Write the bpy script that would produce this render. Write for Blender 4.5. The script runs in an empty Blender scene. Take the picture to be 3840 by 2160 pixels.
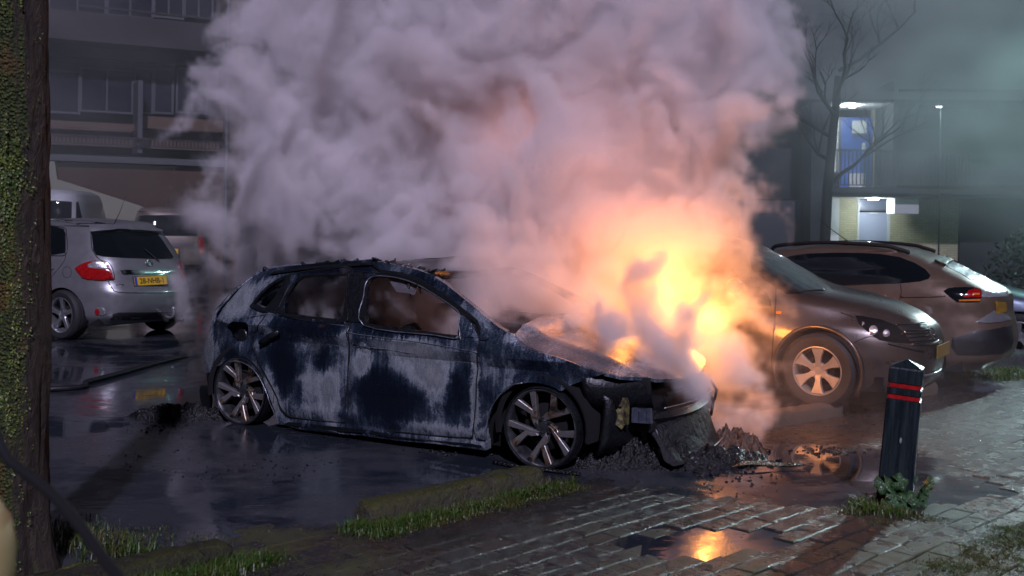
import bpy, bmesh, math, random
from mathutils import Vector, Matrix, noise
from mathutils.geometry import delaunay_2d_cdt
R = math.radians
rnd = random.Random(7)
SC = bpy.context.scene
COL = SC.collection

# ------------------------------------------------------------------ camera
CAM_H = 1.52
FPX, CX, CY, ROLL = 4000.0, 1920.0, 835.0, R(-0.85)      # photo pixels of a 3840 px wide frame
cam_d = bpy.data.cameras.new('camera')
cam = bpy.data.objects.new('camera', cam_d); COL.objects.link(cam)
cam.location = (0, 0, CAM_H)
cam.matrix_world = Matrix.Translation((0, 0, CAM_H)) @ Matrix.Rotation(R(90), 4, 'X') @ Matrix.Rotation(-ROLL, 4, 'Z')
cam_d.lens = FPX / 3840 * 36; cam_d.sensor_width = 36
cam_d.shift_y = -(1080 - CY) / 3840
cam_d.clip_start = 0.05; cam_d.clip_end = 600
cam_d.dof.use_dof = True; cam_d.dof.focus_distance = 7.2; cam_d.dof.aperture_fstop = 4.0
SC.camera = cam
CAMR = cam.matrix_world.to_3x3()

def ray(x, y):
    return CAMR @ Vector(((x - CX) / FPX, (CY - y) / FPX, -1.0))
def G(x, y, z=0.0):
    """photo pixel -> point at height z"""
    d = ray(x, y); t = (z - CAM_H) / d.z
    return Vector((d.x * t, d.y * t, z))
def P(x, y, Y):
    """photo pixel -> point at distance Y"""
    d = ray(x, y); t = Y / d.y
    return Vector((d.x * t, Y, CAM_H + d.z * t))

def H(x, y):
    """height of the lot, which falls away to the back right"""
    t = min(1, max(0, (x + .5) / 3)); t = t * t * (3 - 2 * t)
    return -min(.24, max(0, (y - 6.8) * .034)) * t - min(.06, max(0, (y - 9) * .006)) * (1 - t)
def Gh(x, y, dz=0.0):
    z = 0.0
    for _ in range(12):
        p = G(x, y, z + dz); z = H(p.x, p.y)
    return Vector((p.x, p.y, z))

# ------------------------------------------------------------------ sky, moonlight level, exposure
W = bpy.data.worlds.new('World'); SC.world = W; W.use_nodes = True
wn = W.node_tree; bg = wn.nodes['Background']
sky = wn.nodes.new('ShaderNodeTexSky'); sky.sky_type = 'NISHITA'; sky.sun_disc = False
SUN_EL, SUN_AZ = R(38), R(173)       # moonlight-level light from behind the camera
sky.sun_elevation = SUN_EL; sky.sun_rotation = SUN_AZ
wn.links.new(sky.outputs[0], bg.inputs[0]); bg.inputs[1].default_value = 0.0013
sun_d = bpy.data.lights.new('sun', 'SUN'); sun_d.energy = 2.4; sun_d.angle = R(1.5); sun_d.color = (0.76, 0.71, 1.0)
sun = bpy.data.objects.new('sun', sun_d); COL.objects.link(sun)
sdir = Vector((math.sin(SUN_AZ) * math.cos(SUN_EL), math.cos(SUN_AZ) * math.cos(SUN_EL), math.sin(SUN_EL)))
sun.rotation_euler = sdir.to_track_quat('Z', 'Y').to_euler(); sun.location = sdir * 30
vs = SC.view_settings
vs.view_transform = 'Standard'; vs.look = 'None'; vs.exposure = 0.25; vs.gamma = 1; vs.use_curve_mapping = False
SC.render.engine = 'CYCLES'
cy = SC.cycles
cy.use_adaptive_sampling = True; cy.adaptive_threshold = 0.02; cy.volume_bounces = 4; cy.volume_max_steps = 300; cy.max_bounces = 8; cy.diffuse_bounces = 3; cy.glossy_bounces = 4; cy.transparent_max_bounces = 16
cy.volume_step_rate = 1.5; cy.use_denoising = True; cy.sample_clamp_indirect = 6.0
cy.caustics_reflective = False; cy.caustics_refractive = False

# ------------------------------------------------------------------ helpers: tags, meshes
def tag(o, label=None, cat=None, group=None, kind=None):
    if label: o['label'] = label
    if cat: o['category'] = cat
    if group: o['group'] = group
    if kind: o['kind'] = kind
    return o
def empty(name, loc=(0, 0, 0), rz=0.0):
    o = bpy.data.objects.new(name, None); COL.objects.link(o)
    o.location = loc; o.rotation_euler = (0, 0, rz); o.empty_display_size = 0.2
    return o
def link_mesh(name, me, mats, parent=None):
    o = bpy.data.objects.new(name, me); COL.objects.link(o)
    for m in (mats if isinstance(mats, (list, tuple)) else [mats]):
        if m: me.materials.append(m)
    if parent: o.parent = parent
    return o
def mesh_obj(name, verts, faces, mats, parent=None, smooth=True):
    me = bpy.data.meshes.new(name); me.from_pydata([tuple(v) for v in verts], [], faces); me.update()
    if smooth: me.polygons.foreach_set('use_smooth', [True] * len(me.polygons))
    return link_mesh(name, me, mats, parent)
def bm_obj(name, bm, mats, parent=None, smooth=False):
    me = bpy.data.meshes.new(name)
    bmesh.ops.recalc_face_normals(bm, faces=bm.faces)
    bm.to_mesh(me); bm.free()
    if smooth: me.polygons.foreach_set('use_smooth', [True] * len(me.polygons))
    return link_mesh(name, me, mats, parent)
def add_box(bm, c, s, rot=None, bevel=0.0, mi=0):
    r = bmesh.ops.create_cube(bm, size=1.0)
    vs_ = r['verts']
    M_ = Matrix.Translation(c) @ (rot.to_4x4() if rot else Matrix.Identity(4)) @ Matrix.Diagonal((s[0], s[1], s[2], 1))
    bmesh.ops.transform(bm, matrix=M_, verts=vs_)
    fs = list({f for v in vs_ for f in v.link_faces})
    for f in fs: f.material_index = mi
    if bevel > 0:
        es = list({e for v in vs_ for e in v.link_edges})
        bmesh.ops.bevel(bm, geom=es, offset=bevel, segments=2, affect='EDGES', profile=0.6)
def box(name, c, s, m, parent=None, bevel=0.0, rot=None):
    bm = bmesh.new(); add_box(bm, c, s, rot, bevel)
    return bm_obj(name, bm, m, parent)
def tube_data(pts, rad, n=10, cap=True):
    """verts/faces of a tube along pts; rad = number or list"""
    V, F = [], []
    pts = [Vector(p) for p in pts]; up = Vector((0, 0, 1))
    prev = None
    for i, p in enumerate(pts):
        t = (pts[min(i + 1, len(pts) - 1)] - pts[max(i - 1, 0)]).normalized()
        if prev is None:
            a = t.cross(up)
            if a.length < 0.05: a = t.cross(Vector((1, 0, 0)))
            a.normalize()
        else:
            a = (prev - t * prev.dot(t)).normalized()
        prev = a; b = t.cross(a)
        r = rad[i] if isinstance(rad, (list, tuple)) else rad
        for k in range(n):
            an = 2 * math.pi * k / n
            V.append(p + a * (r * math.cos(an)) + b * (r * math.sin(an)))
    for i in range(len(pts) - 1):
        for k in range(n):
            F.append((i * n + k, i * n + (k + 1) % n, (i + 1) * n + (k + 1) % n, (i + 1) * n + k))
    if cap:
        F.append(tuple(range(n))[::-1]); F.append(tuple((len(pts) - 1) * n + k for k in range(n)))
    return V, F
def tube(name, pts, rad, m, parent=None, n=10):
    V, F = tube_data(pts, rad, n); return mesh_obj(name, V, F, m, parent)
def smooth_pts(pts, k=6, closed=False):
    """Catmull-Rom through pts"""
    pts = [Vector(p) for p in pts]; out = []; n = len(pts)
    rng = range(n) if closed else range(n - 1)
    for i in rng:
        if closed: a, b, c, d = pts[i - 1], pts[i], pts[(i + 1) % n], pts[(i + 2) % n]
        else: a, b, c, d = pts[max(i - 1, 0)], pts[i], pts[i + 1], pts[min(i + 2, n - 1)]
        for j in range(k):
            t = j / k
            out.append(0.5 * ((2 * b) + (c - a) * t + (2 * a - 5 * b + 4 * c - d) * t * t + (3 * b - a - 3 * c + d) * t ** 3))
    if not closed: out.append(pts[-1])
    return out
def lerp(a, b, t): return a + (b - a) * t
def sstep(a, b, x):
    t = min(1, max(0, (x - a) / (b - a))); return t * t * (3 - 2 * t)
def curve1(tab, x):
    """smooth piecewise interpolation of a table [(x, y), ...]"""
    if x <= tab[0][0]: return tab[0][1]
    for (x0, y0), (x1, y1) in zip(tab, tab[1:]):
        if x <= x1: return lerp(y0, y1, (x - x0) / (x1 - x0))
    return tab[-1][1]

# ------------------------------------------------------------------ helpers: materials
class NT:
    def __init__(s, tree): s.t = tree
    def n(s, kind, **kw):
        nd = s.t.nodes.new(kind)
        for k, v in kw.items():
            if k.startswith('_'):
                setattr(nd, k[1:], v)
        return nd
    def l(s, a, b): s.t.links.new(a, b)
    def val(s, sock, v):
        if hasattr(v, 'is_linked') or hasattr(v, 'links'): s.l(v, sock)
        elif v is not None: sock.default_value = v
    def math(s, op, a, b=None, c=None, clamp=False, S='Shader'):
        nd = s.t.nodes.new('ShaderNodeMath'); nd.operation = op; nd.use_clamp = clamp
        s.val(nd.inputs[0], a)
        if b is not None: s.val(nd.inputs[1], b)
        if c is not None: s.val(nd.inputs[2], c)
        return nd.outputs[0]
    def vmath(s, op, a, b=None, sc=None):
        nd = s.t.nodes.new('ShaderNodeVectorMath'); nd.operation = op
        s.val(nd.inputs[0], a)
        if b is not None: s.val(nd.inputs[1], b)
        if sc is not None: s.val(nd.inputs['Scale'], sc)
        return nd.outputs['Value'] if op in ('DISTANCE', 'LENGTH', 'DOT_PRODUCT') else nd.outputs[0]
    def noise(s, vec, scale, detail=3, rough=0.55, dist=0.0, norm=True):
        nd = s.t.nodes.new('ShaderNodeTexNoise'); nd.normalize = norm
        if vec is not None: s.l(vec, nd.inputs['Vector'])
        nd.inputs['Scale'].default_value = scale; nd.inputs['Detail'].default_value = detail
        nd.inputs['Roughness'].default_value = rough; nd.inputs['Distortion'].default_value = dist
        return nd.outputs[0]
    def voro(s, vec, scale, feat='F1', rand=1.0):
        nd = s.t.nodes.new('ShaderNodeTexVoronoi'); nd.feature = feat
        if vec is not None: s.l(vec, nd.inputs['Vector'])
        nd.inputs['Scale'].default_value = scale
        return nd.outputs['Distance']
    def ramp(s, fac, stops, interp='LINEAR'):
        nd = s.t.nodes.new('ShaderNodeValToRGB'); s.l(fac, nd.inputs[0]); e = nd.color_ramp.elements
        nd.color_ramp.interpolation = interp
        while len(e) < len(stops): e.new(0.5)
        for k, (p, c) in enumerate(stops):
            e[k].position = p
            e[k].color = (c, c, c, 1) if isinstance(c, (int, float)) else (c[0], c[1], c[2], 1)
        return nd.outputs[0]
    def mix(s, fac, a, b):
        nd = s.t.nodes.new('ShaderNodeMix'); nd.data_type = 'RGBA'
        s.val(nd.inputs[0], fac)
        s.val(nd.inputs[6], (*a, 1) if isinstance(a, tuple) else a); s.val(nd.inputs[7], (*b, 1) if isinstance(b, tuple) else b)
        return nd.outputs[2]
    def mapr(s, v, a, b, c=0.0, d=1.0):
        nd = s.t.nodes.new('ShaderNodeMapRange'); s.l(v, nd.inputs[0])
        for i, q in enumerate((a, b, c, d)): nd.inputs[i + 1].default_value = q
        return nd.outputs[0]
    def bump(s, h, strength=0.5, dist=0.01, normal=None):
        nd = s.t.nodes.new('ShaderNodeBump'); s.l(h, nd.inputs['Height'])
        nd.inputs['Strength'].default_value = strength; nd.inputs['Distance'].default_value = dist
        if normal is not None: s.l(normal, nd.inputs['Normal'])
        return nd.outputs[0]
    def coord(s, which='Object', scale=None):
        c = s.t.nodes.new('ShaderNodeTexCoord').outputs[which]
        if scale:
            return s.vmath('MULTIPLY', c, scale)
        return c
    def world(s, scale=None):
        c = s.t.nodes.new('ShaderNodeNewGeometry').outputs['Position']
        return s.vmath('MULTIPLY', c, scale) if scale else c
def material(name, color=(0.5, 0.5, 0.5), rough=0.5, metal=0.0, **kw):
    m = bpy.data.materials.new(name); m.use_nodes = True
    b = m.node_tree.nodes['Principled BSDF']
    b.inputs['Base Color'].default_value = (*color, 1); b.inputs['Roughness'].default_value = rough; b.inputs['Metallic'].default_value = metal
    for k, v in kw.items():
        b.inputs[k.replace('_', ' ')].default_value = v
    return m
def PB(m): return NT(m.node_tree), m.node_tree.nodes['Principled BSDF']
def simple(name, color, rough, metal=0.0, var=0.15, scale=30, bump=0.15, detail=4, coat=0.0, bdist=0.004):
    """plain paint/plastic/metal with a little mottling and relief"""
    m = material(name, color, rough, metal)
    t, b = PB(m); c = t.coord('Object')
    n = t.noise(c, scale, detail)
    t.l(t.mix(t.mapr(n, 0.3, 0.7), tuple(x * (1 - var) for x in color), tuple(min(1, x * (1 + var)) for x in color)), b.inputs['Base Color'])
    t.l(t.mapr(n, 0.2, 0.8, max(0.02, rough * 0.8), min(1, rough * 1.25)), b.inputs['Roughness'])
    if bump: t.l(t.bump(n, bump, bdist), b.inputs['Normal'])
    if coat: b.inputs['Coat Weight'].default_value = coat; b.inputs['Coat Roughness'].default_value = 0.08
    return m
# ------------------------------------------------------------------ shared materials
def M_burnt():
    m = material('burnt_paint', (.2, .2, .22), .4, .45); t, b = PB(m)
    c = t.coord('Object'); sep = t.n('ShaderNodeSeparateXYZ'); t.l(c, sep.inputs[0])
    flat = t.n('ShaderNodeCombineXYZ'); t.l(sep.outputs[0], flat.inputs[0]); t.l(sep.outputs[2], flat.inputs[2])
    # ragged sampling position: soot edges run down in drips
    rag = t.math('MULTIPLY', t.math('SUBTRACT', t.noise(t.vmath('MULTIPLY', c, (34, 10, 3.0)), 1.0, 5, .7), .5), .16)
    off = t.n('ShaderNodeCombineXYZ'); t.l(t.math('MULTIPLY', t.math('SUBTRACT', t.noise(c, 14, 5, .7), .5), .12), off.inputs[0]); t.l(rag, off.inputs[2])
    p2 = t.vmath('ADD', flat.outputs[0], off.outputs[0])
    n1 = t.noise(p2, 3.2, 6, .66, .4)
    st = t.noise(t.vmath('MULTIPLY', c, (38, 8, 2.2)), 1.0, 5, .7, .3)
    fine = t.noise(c, 75, 6, .72)
    f = t.math('ADD', t.math('MULTIPLY', n1, 1.0), t.math('MULTIPLY', st, .32))
    for (u, z, ru, rz, k) in PATCHES:
        d = t.vmath('LENGTH', t.vmath('MULTIPLY', t.vmath('SUBTRACT', p2, (u, 0, z)), (1 / ru, 0, 1 / rz)))
        f = t.math('ADD', f, t.math('MULTIPLY', t.mapr(d, 0.30, 1.15, 1.0, 0.0), k))
    f = t.math('ADD', f, t.math('MULTIPLY', t.math('SUBTRACT', fine, .5), .20))
    col = t.ramp(t.math('MULTIPLY', f, .77), [(.0, (.006, .008, .014)), (.38, (.010, .016, .030)), (.47, (.026, .040, .066)), (.53, (.07, .092, .125)), (.575, (.22, .255, .30)), (.70, (.44, .47, .50)), (.78, (.26, .29, .32)), (1.0, (.46, .47, .47))])
    rust = t.mapr(t.noise(c, 5.5, 6, .75), .64, .68)
    col = t.mix(t.math('MULTIPLY', rust, .22), col, (.20, .10, .035))
    speck = t.mapr(t.noise(c, 260, 2, .5), .60, .68)
    col = t.mix(t.math('MULTIPLY', speck, .6), col, (.01, .01, .012))
    t.l(col, b.inputs['Base Color'])
    t.l(t.math('MULTIPLY_ADD', fine, .45, .02), b.inputs['Roughness'])
    h = t.math('ADD', t.math('MULTIPLY', fine, .30), t.math('ADD', t.math('MULTIPLY', n1, 2.0), t.math('MULTIPLY', st, 1.0)))
    t.l(t.bump(h, .5, .012), b.inputs['Normal'])
    b.inputs['Coat Weight'].default_value = .85; b.inputs['Coat Roughness'].default_value = .07
    return m
M_char = simple('char', (.009, .010, .012), .34, .1, .6, 60, .6, 6, bdist=.006)
M_charwet = simple('charred_rubble', (.006, .006, .007), .26, .0, .8, 55, 1.0, 8, bdist=.02)
M_black = simple('black_plastic', (.012, .012, .013), .45)
M_inner = material('dark_inside', (.0015, .0015, .002), .95)  # near-black stands for the shade inside hollows and gaps
M_tyre = simple('tyre_rubber', (.016, .016, .017), .7, 0, .3, 60, .4)
M_alloy = simple('alloy', (.50, .51, .53), .3, .85, .12, 18, .05)
M_chrome = simple('chrome', (.75, .76, .78), .1, 1.0, .05, 10, .0)
M_cover = simple('wheel_cover_plastic', (.38, .34, .29), .32, .5, .1, 14, .05)
M_glass = material('tinted_glass', (.006, .008, .010), .06); M_glass.node_tree.nodes['Principled BSDF'].inputs['Coat Weight'].default_value = .6
M_rubber = simple('hose_rubber', (.012, .012, .014), .42, 0, .3, 50, .2)
def paint(name, col, metal=.5, rough=.34):
    m = material(name, col, rough, metal); t, b = PB(m); c = t.coord('Object')
    fl = t.noise(c, 420, 1, .5); d = t.noise(c, 7, 4, .6)
    cc = t.mix(t.mapr(d, .3, .75), tuple(x * .86 for x in col), col)
    t.l(t.mix(t.math('MULTIPLY', t.mapr(fl, .45, .7), .35), cc, tuple(min(1, x * 1.4) for x in col)), b.inputs['Base Color'])
    t.l(t.mapr(d, .3, .7, rough * .85, rough * 1.3), b.inputs['Roughness'])
    drops = t.mapr(t.voro(c, 95), .10, .24, 1, 0)
    t.l(t.bump(t.math('ADD', t.math('MULTIPLY', drops, .5), t.math('MULTIPLY', d, .6)), .25, .004), b.inputs['Normal'])
    b.inputs['Coat Weight'].default_value = .6; b.inputs['Coat Roughness'].default_value = .06
    return m
M_silver = paint('silver_paint', (.23, .23, .24)); M_greycar = paint('grey_paint', (.065, .052, .045), .45, .3)  # grey car's paint is warmed to carry the firelight
M_suvp = paint('silver_beige_paint', (.16, .11, .08)); M_beige = paint('beige_paint', (.16, .13, .11), .3, .4)  # suv paint browned for the orange the fire throws on it
M_white = paint('white_paint', (.34, .35, .36), 0, .35); M_bluegrey = paint('blue_grey_paint', (.06, .08, .11))
M_gap = material('shut_gap', (.004, .004, .005), .9)
M_yellow = simple('plate_yellow', (.62, .36, .015), .35, 0, .08, 20, .02)
M_yellowd = simple('dirty_plate_yellow', (.22, .13, .02), .4, 0, .4, 20, .1)
M_platetext = material('plate_text', (.015, .015, .02), .5)
M_red = simple('red_lamp_plastic', (.30, .006, .008), .12, 0, .5, 60, .3); M_red.node_tree.nodes['Principled BSDF'].inputs['Coat Weight'].default_value = .8
M_clear = simple('clear_lamp_plastic', (.45, .45, .45), .12, .6, .6, 90, .8)
M_orange = simple('orange_lamp_plastic', (.55, .16, .02), .2)
# ------------------------------------------------------------------ car builder
def in_poly(p, poly):
    x, y = p; c = False; n = len(poly)
    for i in range(n):
        x0, y0 = poly[i]; x1, y1 = poly[(i + 1) % n]
        if (y0 > y) != (y1 > y) and x < (x1 - x0) * (y - y0) / (y1 - y0) + x0: c = not c
    return c
def poly_area(p): return 0.5 * sum(p[i][0] * p[(i + 1) % len(p)][1] - p[(i + 1) % len(p)][0] * p[i][1] for i in range(len(p)))
def offset_poly(poly, d):
    """grow (d > 0) or shrink a polygon"""
    s = 1 if poly_area(poly) > 0 else -1; n = len(poly); out = []
    for i in range(n):
        a, b, c = Vector(poly[i - 1]), Vector(poly[i]), Vector(poly[(i + 1) % n])
        e1 = (b - a); e2 = (c - b)
        if e1.length < 1e-6 or e2.length < 1e-6: out.append(tuple(b)); continue
        e1.normalize(); e2.normalize()
        nn = Vector((e1.y + e2.y, -e1.x - e2.x)) * s
        if nn.length < 1e-3: out.append(tuple(b)); continue
        nn.normalize(); k = max(0.5, nn.dot(Vector((e1.y, -e1.x)) * s))
        out.append(tuple(b + nn * d / k))
    return out
def resample(poly, step, closed=True):
    out = []; n = len(poly)
    for i in range(n if closed else n - 1):
        a, b = Vector(poly[i]), Vector(poly[(i + 1) % n]); k = max(1, int((b - a).length / step))
        for j in range(k): out.append(tuple(a.lerp(b, j / k)))
    if not closed: out.append(tuple(poly[-1]))
    return out
def rounded(poly, k=3):
    return [tuple(p)[:2] for p in smooth_pts([(a, b, 0) for a, b in poly], k, True)]
def panel_mesh(poly, fmap, fin, holes=(), step=0.06, roll=0.003, rollw=True):
    """triangulated sheet with thickness; poly/holes in 2-D, fmap(a, b, depth) -> 3-D; depth 0 = outer skin, fin = thickness"""
    loops = [resample(poly, step)] + [resample(h, step) for h in holes]
    V, E = [], []
    for lp in loops:
        b0 = len(V); V += [Vector(p) for p in lp]; E += [(b0 + i, b0 + (i + 1) % len(lp)) for i in range(len(lp))]
    nb = len(V)
    xs = [p[0] for p in loops[0]]; ys = [p[1] for p in loops[0]]
    y = min(ys) + step * .5; row = 0
    while y < max(ys):
        x = min(xs) + (step * .5 if row % 2 else step * .25)
        while x < max(xs):
            if in_poly((x, y), loops[0]) and not any(in_poly((x, y), h) for h in loops[1:]):
                if min((Vector((x, y)) - V[i]).length_squared for i in range(nb)) > (step * .45) ** 2: V.append(Vector((x, y)))
            x += step
        y += step * .87; row += 1
    vo, eo, fo, _, _, _ = delaunay_2d_cdt(V, E, [], 0, 1e-5)
    faces = []
    for f in fo:
        c = sum((vo[i] for i in f), Vector((0, 0))) / len(f)
        if in_poly(c, loops[0]) and not any(in_poly(c, h) for h in loops[1:]): faces.append(list(f))
    ec = {}
    for f in faces:
        for i in range(len(f)):
            k = (f[i], f[(i + 1) % len(f)]); ec[k] = 1
    border = [(a, b) for a, b in ec if (b, a) not in ec]
    bset = {i for e in border for i in e}
    n = len(vo); verts = []
    for i, p in enumerate(vo): verts.append(fmap(p.x, p.y, roll if i in bset else 0.0))
    F = [tuple(f) for f in faces]
    if fin:
        for i, p in enumerate(vo): verts.append(fmap(p.x, p.y, fin))
        F += [tuple(i + n for i in f[::-1]) for f in faces]
        F += [(b, a, a + n, b + n) for a, b in border]
    return verts, F
class Car:
    def __init__(s, name, origin, heading, label, cat, group=None):
        s.root = empty(name, origin, heading); tag(s.root, label, cat, group)
        s.o = Vector(origin); s.h = heading
        s.M = Matrix.Translation(s.o) @ Matrix.Rotation(heading, 4, 'Z'); s.Mi = s.M.inverted()
        s.side = -1
    def half(s, u, z): return 0.87
    def lray(s, px, py):
        o = s.Mi @ Vector((0, 0, CAM_H)); d = s.Mi.to_3x3() @ ray(px, py); return o, d
    def on_side(s, px, py, off=0.0):
        """photo pixel -> (u, z) on the car's flank"""
        o, d = s.lray(px, py); v = s.side * 0.85; u = z = 0
        for _ in range(25):
            t = (v - o.y) / d.y; u = o.x + d.x * t; z = o.z + d.z * t
            v = 0.5 * v + 0.5 * s.side * (s.half(u, z) + off)
        return (u, z)
    def on_end(s, px, py, front):
        """photo pixel -> (v, z) on nose or tail surface"""
        o, d = s.lray(px, py); u = front(0, .6)
        v = z = 0
        for _ in range(25):
            t = (u - o.x) / d.x; v = o.y + d.y * t; z = o.z + d.z * t
            u = 0.5 * u + 0.5 * front(v, z)
        return (v, z)
    def on_plane_u(s, px, py, u):
        o, d = s.lray(px, py); t = (u - o.x) / d.x; return (o.y + d.y * t, o.z + d.z * t)
    def on_plane_v(s, px, py, v):
        o, d = s.lray(px, py); t = (v - o.y) / d.y; return (o.x + d.x * t, o.z + d.z * t)
    def flank(s, name, poly, mat, holes=(), step=.06, fin=.025, parent=None, off=0.0, both=False, roll=.003, smooth=True):
        res = []
        for sd in ((s.side, -s.side) if both else (s.side,)):
            V, F = panel_mesh(poly, lambda a, b, dep: (a, sd * (s.half(a, b) + off - dep), b), fin, holes, step, roll)
            if sd > 0: F = [f[::-1] for f in F]
            o = mesh_obj(name, V, F, mat, parent or s.root, smooth=False)
            shade(o); res.append(o)
        return res if both else res[0]
    def end(s, name, poly, fsurf, mat, holes=(), step=.06, fin=.03, parent=None, off=0.0, sgn=1, roll=.003):
        V, F = panel_mesh(poly, lambda a, b, dep: (fsurf(a, b) + sgn * (off - dep), a, b), fin, holes, step, roll)
        if sgn < 0: F = [f[::-1] for f in F]
        o = mesh_obj(name, V, F, mat, parent or s.root, smooth=False); shade(o); return o
    def top(s, name, poly, zf, mat, holes=(), step=.08, fin=.02, parent=None, off=0.0, roll=.002):
        V, F = panel_mesh(poly, lambda a, b, dep: (a, b, zf(a, b) + off - dep), fin, holes, step, roll)
        o = mesh_obj(name, V, F, mat, parent or s.root, smooth=False); shade(o); return o
    def loft(s, name, stations, mat, parent=None, fin=0.0):
        """stations: list of polylines (same count) of 3-D points"""
        n = len(stations[0]); V = [p for st in stations for p in st]
        F = [(i * n + k, i * n + k + 1, (i + 1) * n + k + 1, (i + 1) * n + k) for i in range(len(stations) - 1) for k in range(n - 1)]
        o = mesh_obj(name, V, F, mat, parent or s.root)
        if fin:
            md = o.modifiers.new('thick', 'SOLIDIFY'); md.thickness = fin; md.offset = -1
        return o
def shade(o, ang=32):
    me = o.data
    bm = bmesh.new(); bm.from_mesh(me); bmesh.ops.recalc_face_normals(bm, faces=bm.faces)
    for f in bm.faces: f.smooth = True
    for e in bm.edges:
        if len(e.link_faces) == 2 and e.calc_face_angle(0) > R(ang): e.smooth = False
    bm.to_mesh(me); bm.free()
def revolve(prof, n=40, axis_y=True):
    """prof: list of (radius, y); ring surface round the y axis"""
    V, F = [], []; m_ = len(prof)
    for k in range(n):
        a = 2 * math.pi * k / n
        for r, y in prof: V.append((r * math.cos(a), y, r * math.sin(a)))
    for k in range(n):
        for j in range(m_ - 1):
            F.append((k * m_ + j, k * m_ + j + 1, ((k + 1) % n) * m_ + j + 1, ((k + 1) % n) * m_ + j))
    return V, F
def prism(poly, y0, y1, bev=0.004, tilt=None):
    """polygon in the wheel plane (x, z) extruded from y0 (face) to y1 (back) with a chamfered face"""
    inn = offset_poly(poly, -bev); n = len(poly)
    f = tilt or (lambda x, z: 0.0)
    V = [(x, y0 + f(x, z), z) for x, z in inn] + [(x, y0 + f(x, z) + (bev if y1 > y0 else -bev), z) for x, z in poly] + [(x, y1 + f(x, z), z) for x, z in poly]
    F = [tuple(range(n))]
    for k in range(n):
        j = (k + 1) % n
        F.append((k, k + n, j + n, j)); F.append((k + n, k + 2 * n, j + 2 * n, j + n))
    F.append(tuple(2 * n + k for k in range(n))[::-1])
    return V, F
def rot_poly(poly, a):
    c, s_ = math.cos(a), math.sin(a); return [(x * c - z * s_, x * s_ + z * c) for x, z in poly]
def wheel(name, parent, loc, out, rim_r, tyre_r, spokes, n_sp, m_rim, m_tyre, m_hub, width=.2, phase=0, dish=.02, tyre=True, m_spoke=None, hub_r=.07, flat=0.0):
    """wheel with its outer face towards out (-1 right, +1 left); spokes = polygons of one spoke group in units of the rim radius, +z up"""
    w = empty(name, loc); w.parent = parent
    o = -out                                  # inward direction along y
    prof = [(rim_r * 1.03, 0.004 * o), (rim_r * 1.035, -0.006 * o), (rim_r * 1.0, -0.008 * o), (rim_r * .96, .004 * o), (rim_r * .94, .02 * o), (rim_r * .92, .08 * o), (rim_r * .93, width * o)]
    V, F = revolve(prof, 56)
    r_ = mesh_obj('rim', V, F, m_rim, w); shade(r_)
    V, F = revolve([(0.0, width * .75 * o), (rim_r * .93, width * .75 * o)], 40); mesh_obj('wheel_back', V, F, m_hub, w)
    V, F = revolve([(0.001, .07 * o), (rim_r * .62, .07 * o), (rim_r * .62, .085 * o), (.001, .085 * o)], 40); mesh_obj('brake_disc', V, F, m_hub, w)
    for k in range(n_sp):
        for pl in spokes:
            q = [(x * rim_r, z * rim_r) for x, z in rot_poly(pl, 2 * math.pi * k / n_sp + phase)]
            V, F = prism(q, .0 * o, .035 * o, .0035, lambda x, z: o * dish * (1 - (math.hypot(x, z) / rim_r)) ** 1.0)
            s_ = mesh_obj('spoke', V, F, m_spoke or m_rim, w, smooth=False)
    hb, F = revolve([(0.0, (dish - .004) * o), (hub_r * .55, (dish - .004) * o), (hub_r * .6, (dish + .002) * o), (hub_r, (dish + .004) * o), (hub_r, (dish + .05) * o)], 28)
    h_ = mesh_obj('hub_cap', hb, F, m_rim, w); shade(h_)
    for k in range(5):
        a = 2 * math.pi * (k + .5) / 5 + phase; c = hub_r * .78
        V, F = revolve([(0, (dish - .006) * o), (.009, (dish - .006) * o), (.009, (dish + .02) * o)], 8)
        mesh_obj('wheel_bolt', [(x + c * math.cos(a), y, z + c * math.sin(a)) for x, y, z in V], F, m_hub, w)
    if tyre:
        R0 = rim_r * 1.02; T = tyre_r
        prof = [(R0, .0), (lerp(R0, T, .35), -.014), (lerp(R0, T, .7), -.012), (T - .012, .008), (T, .03), (T, .06), (T - .006, .064), (T - .006, .07), (T, .074), (T, width - .03), (T - .012, width - .005), (R0, width)]
        V, F = revolve([(a, b * o) for a, b in prof], 64)
        if flat: V = [(x, y, max(z, -T + flat)) for x, y, z in V]
        t_ = mesh_obj('tyre', V, F, m_tyre, w); shade(t_, 40)
    return w
def text_mesh(name, body, size, mat, parent, loc, rot, ext=.001, sx=1.0):
    cu = bpy.data.curves.new(name, 'FONT'); cu.body = body; cu.size = size; cu.extrude = ext; cu.align_x = 'CENTER'; cu.align_y = 'CENTER'; cu.offset = size * .012
    o = bpy.data.objects.new(name, cu); COL.objects.link(o)
    dg = bpy.context.evaluated_depsgraph_get(); me = bpy.data.meshes.new_from_object(o.evaluated_get(dg))
    bpy.data.objects.remove(o); me.materials.clear()
    n = link_mesh(name, me, mat, parent); n.location = loc; n.rotation_euler = rot; n.scale = (sx, 1, 1)
    return n
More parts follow.
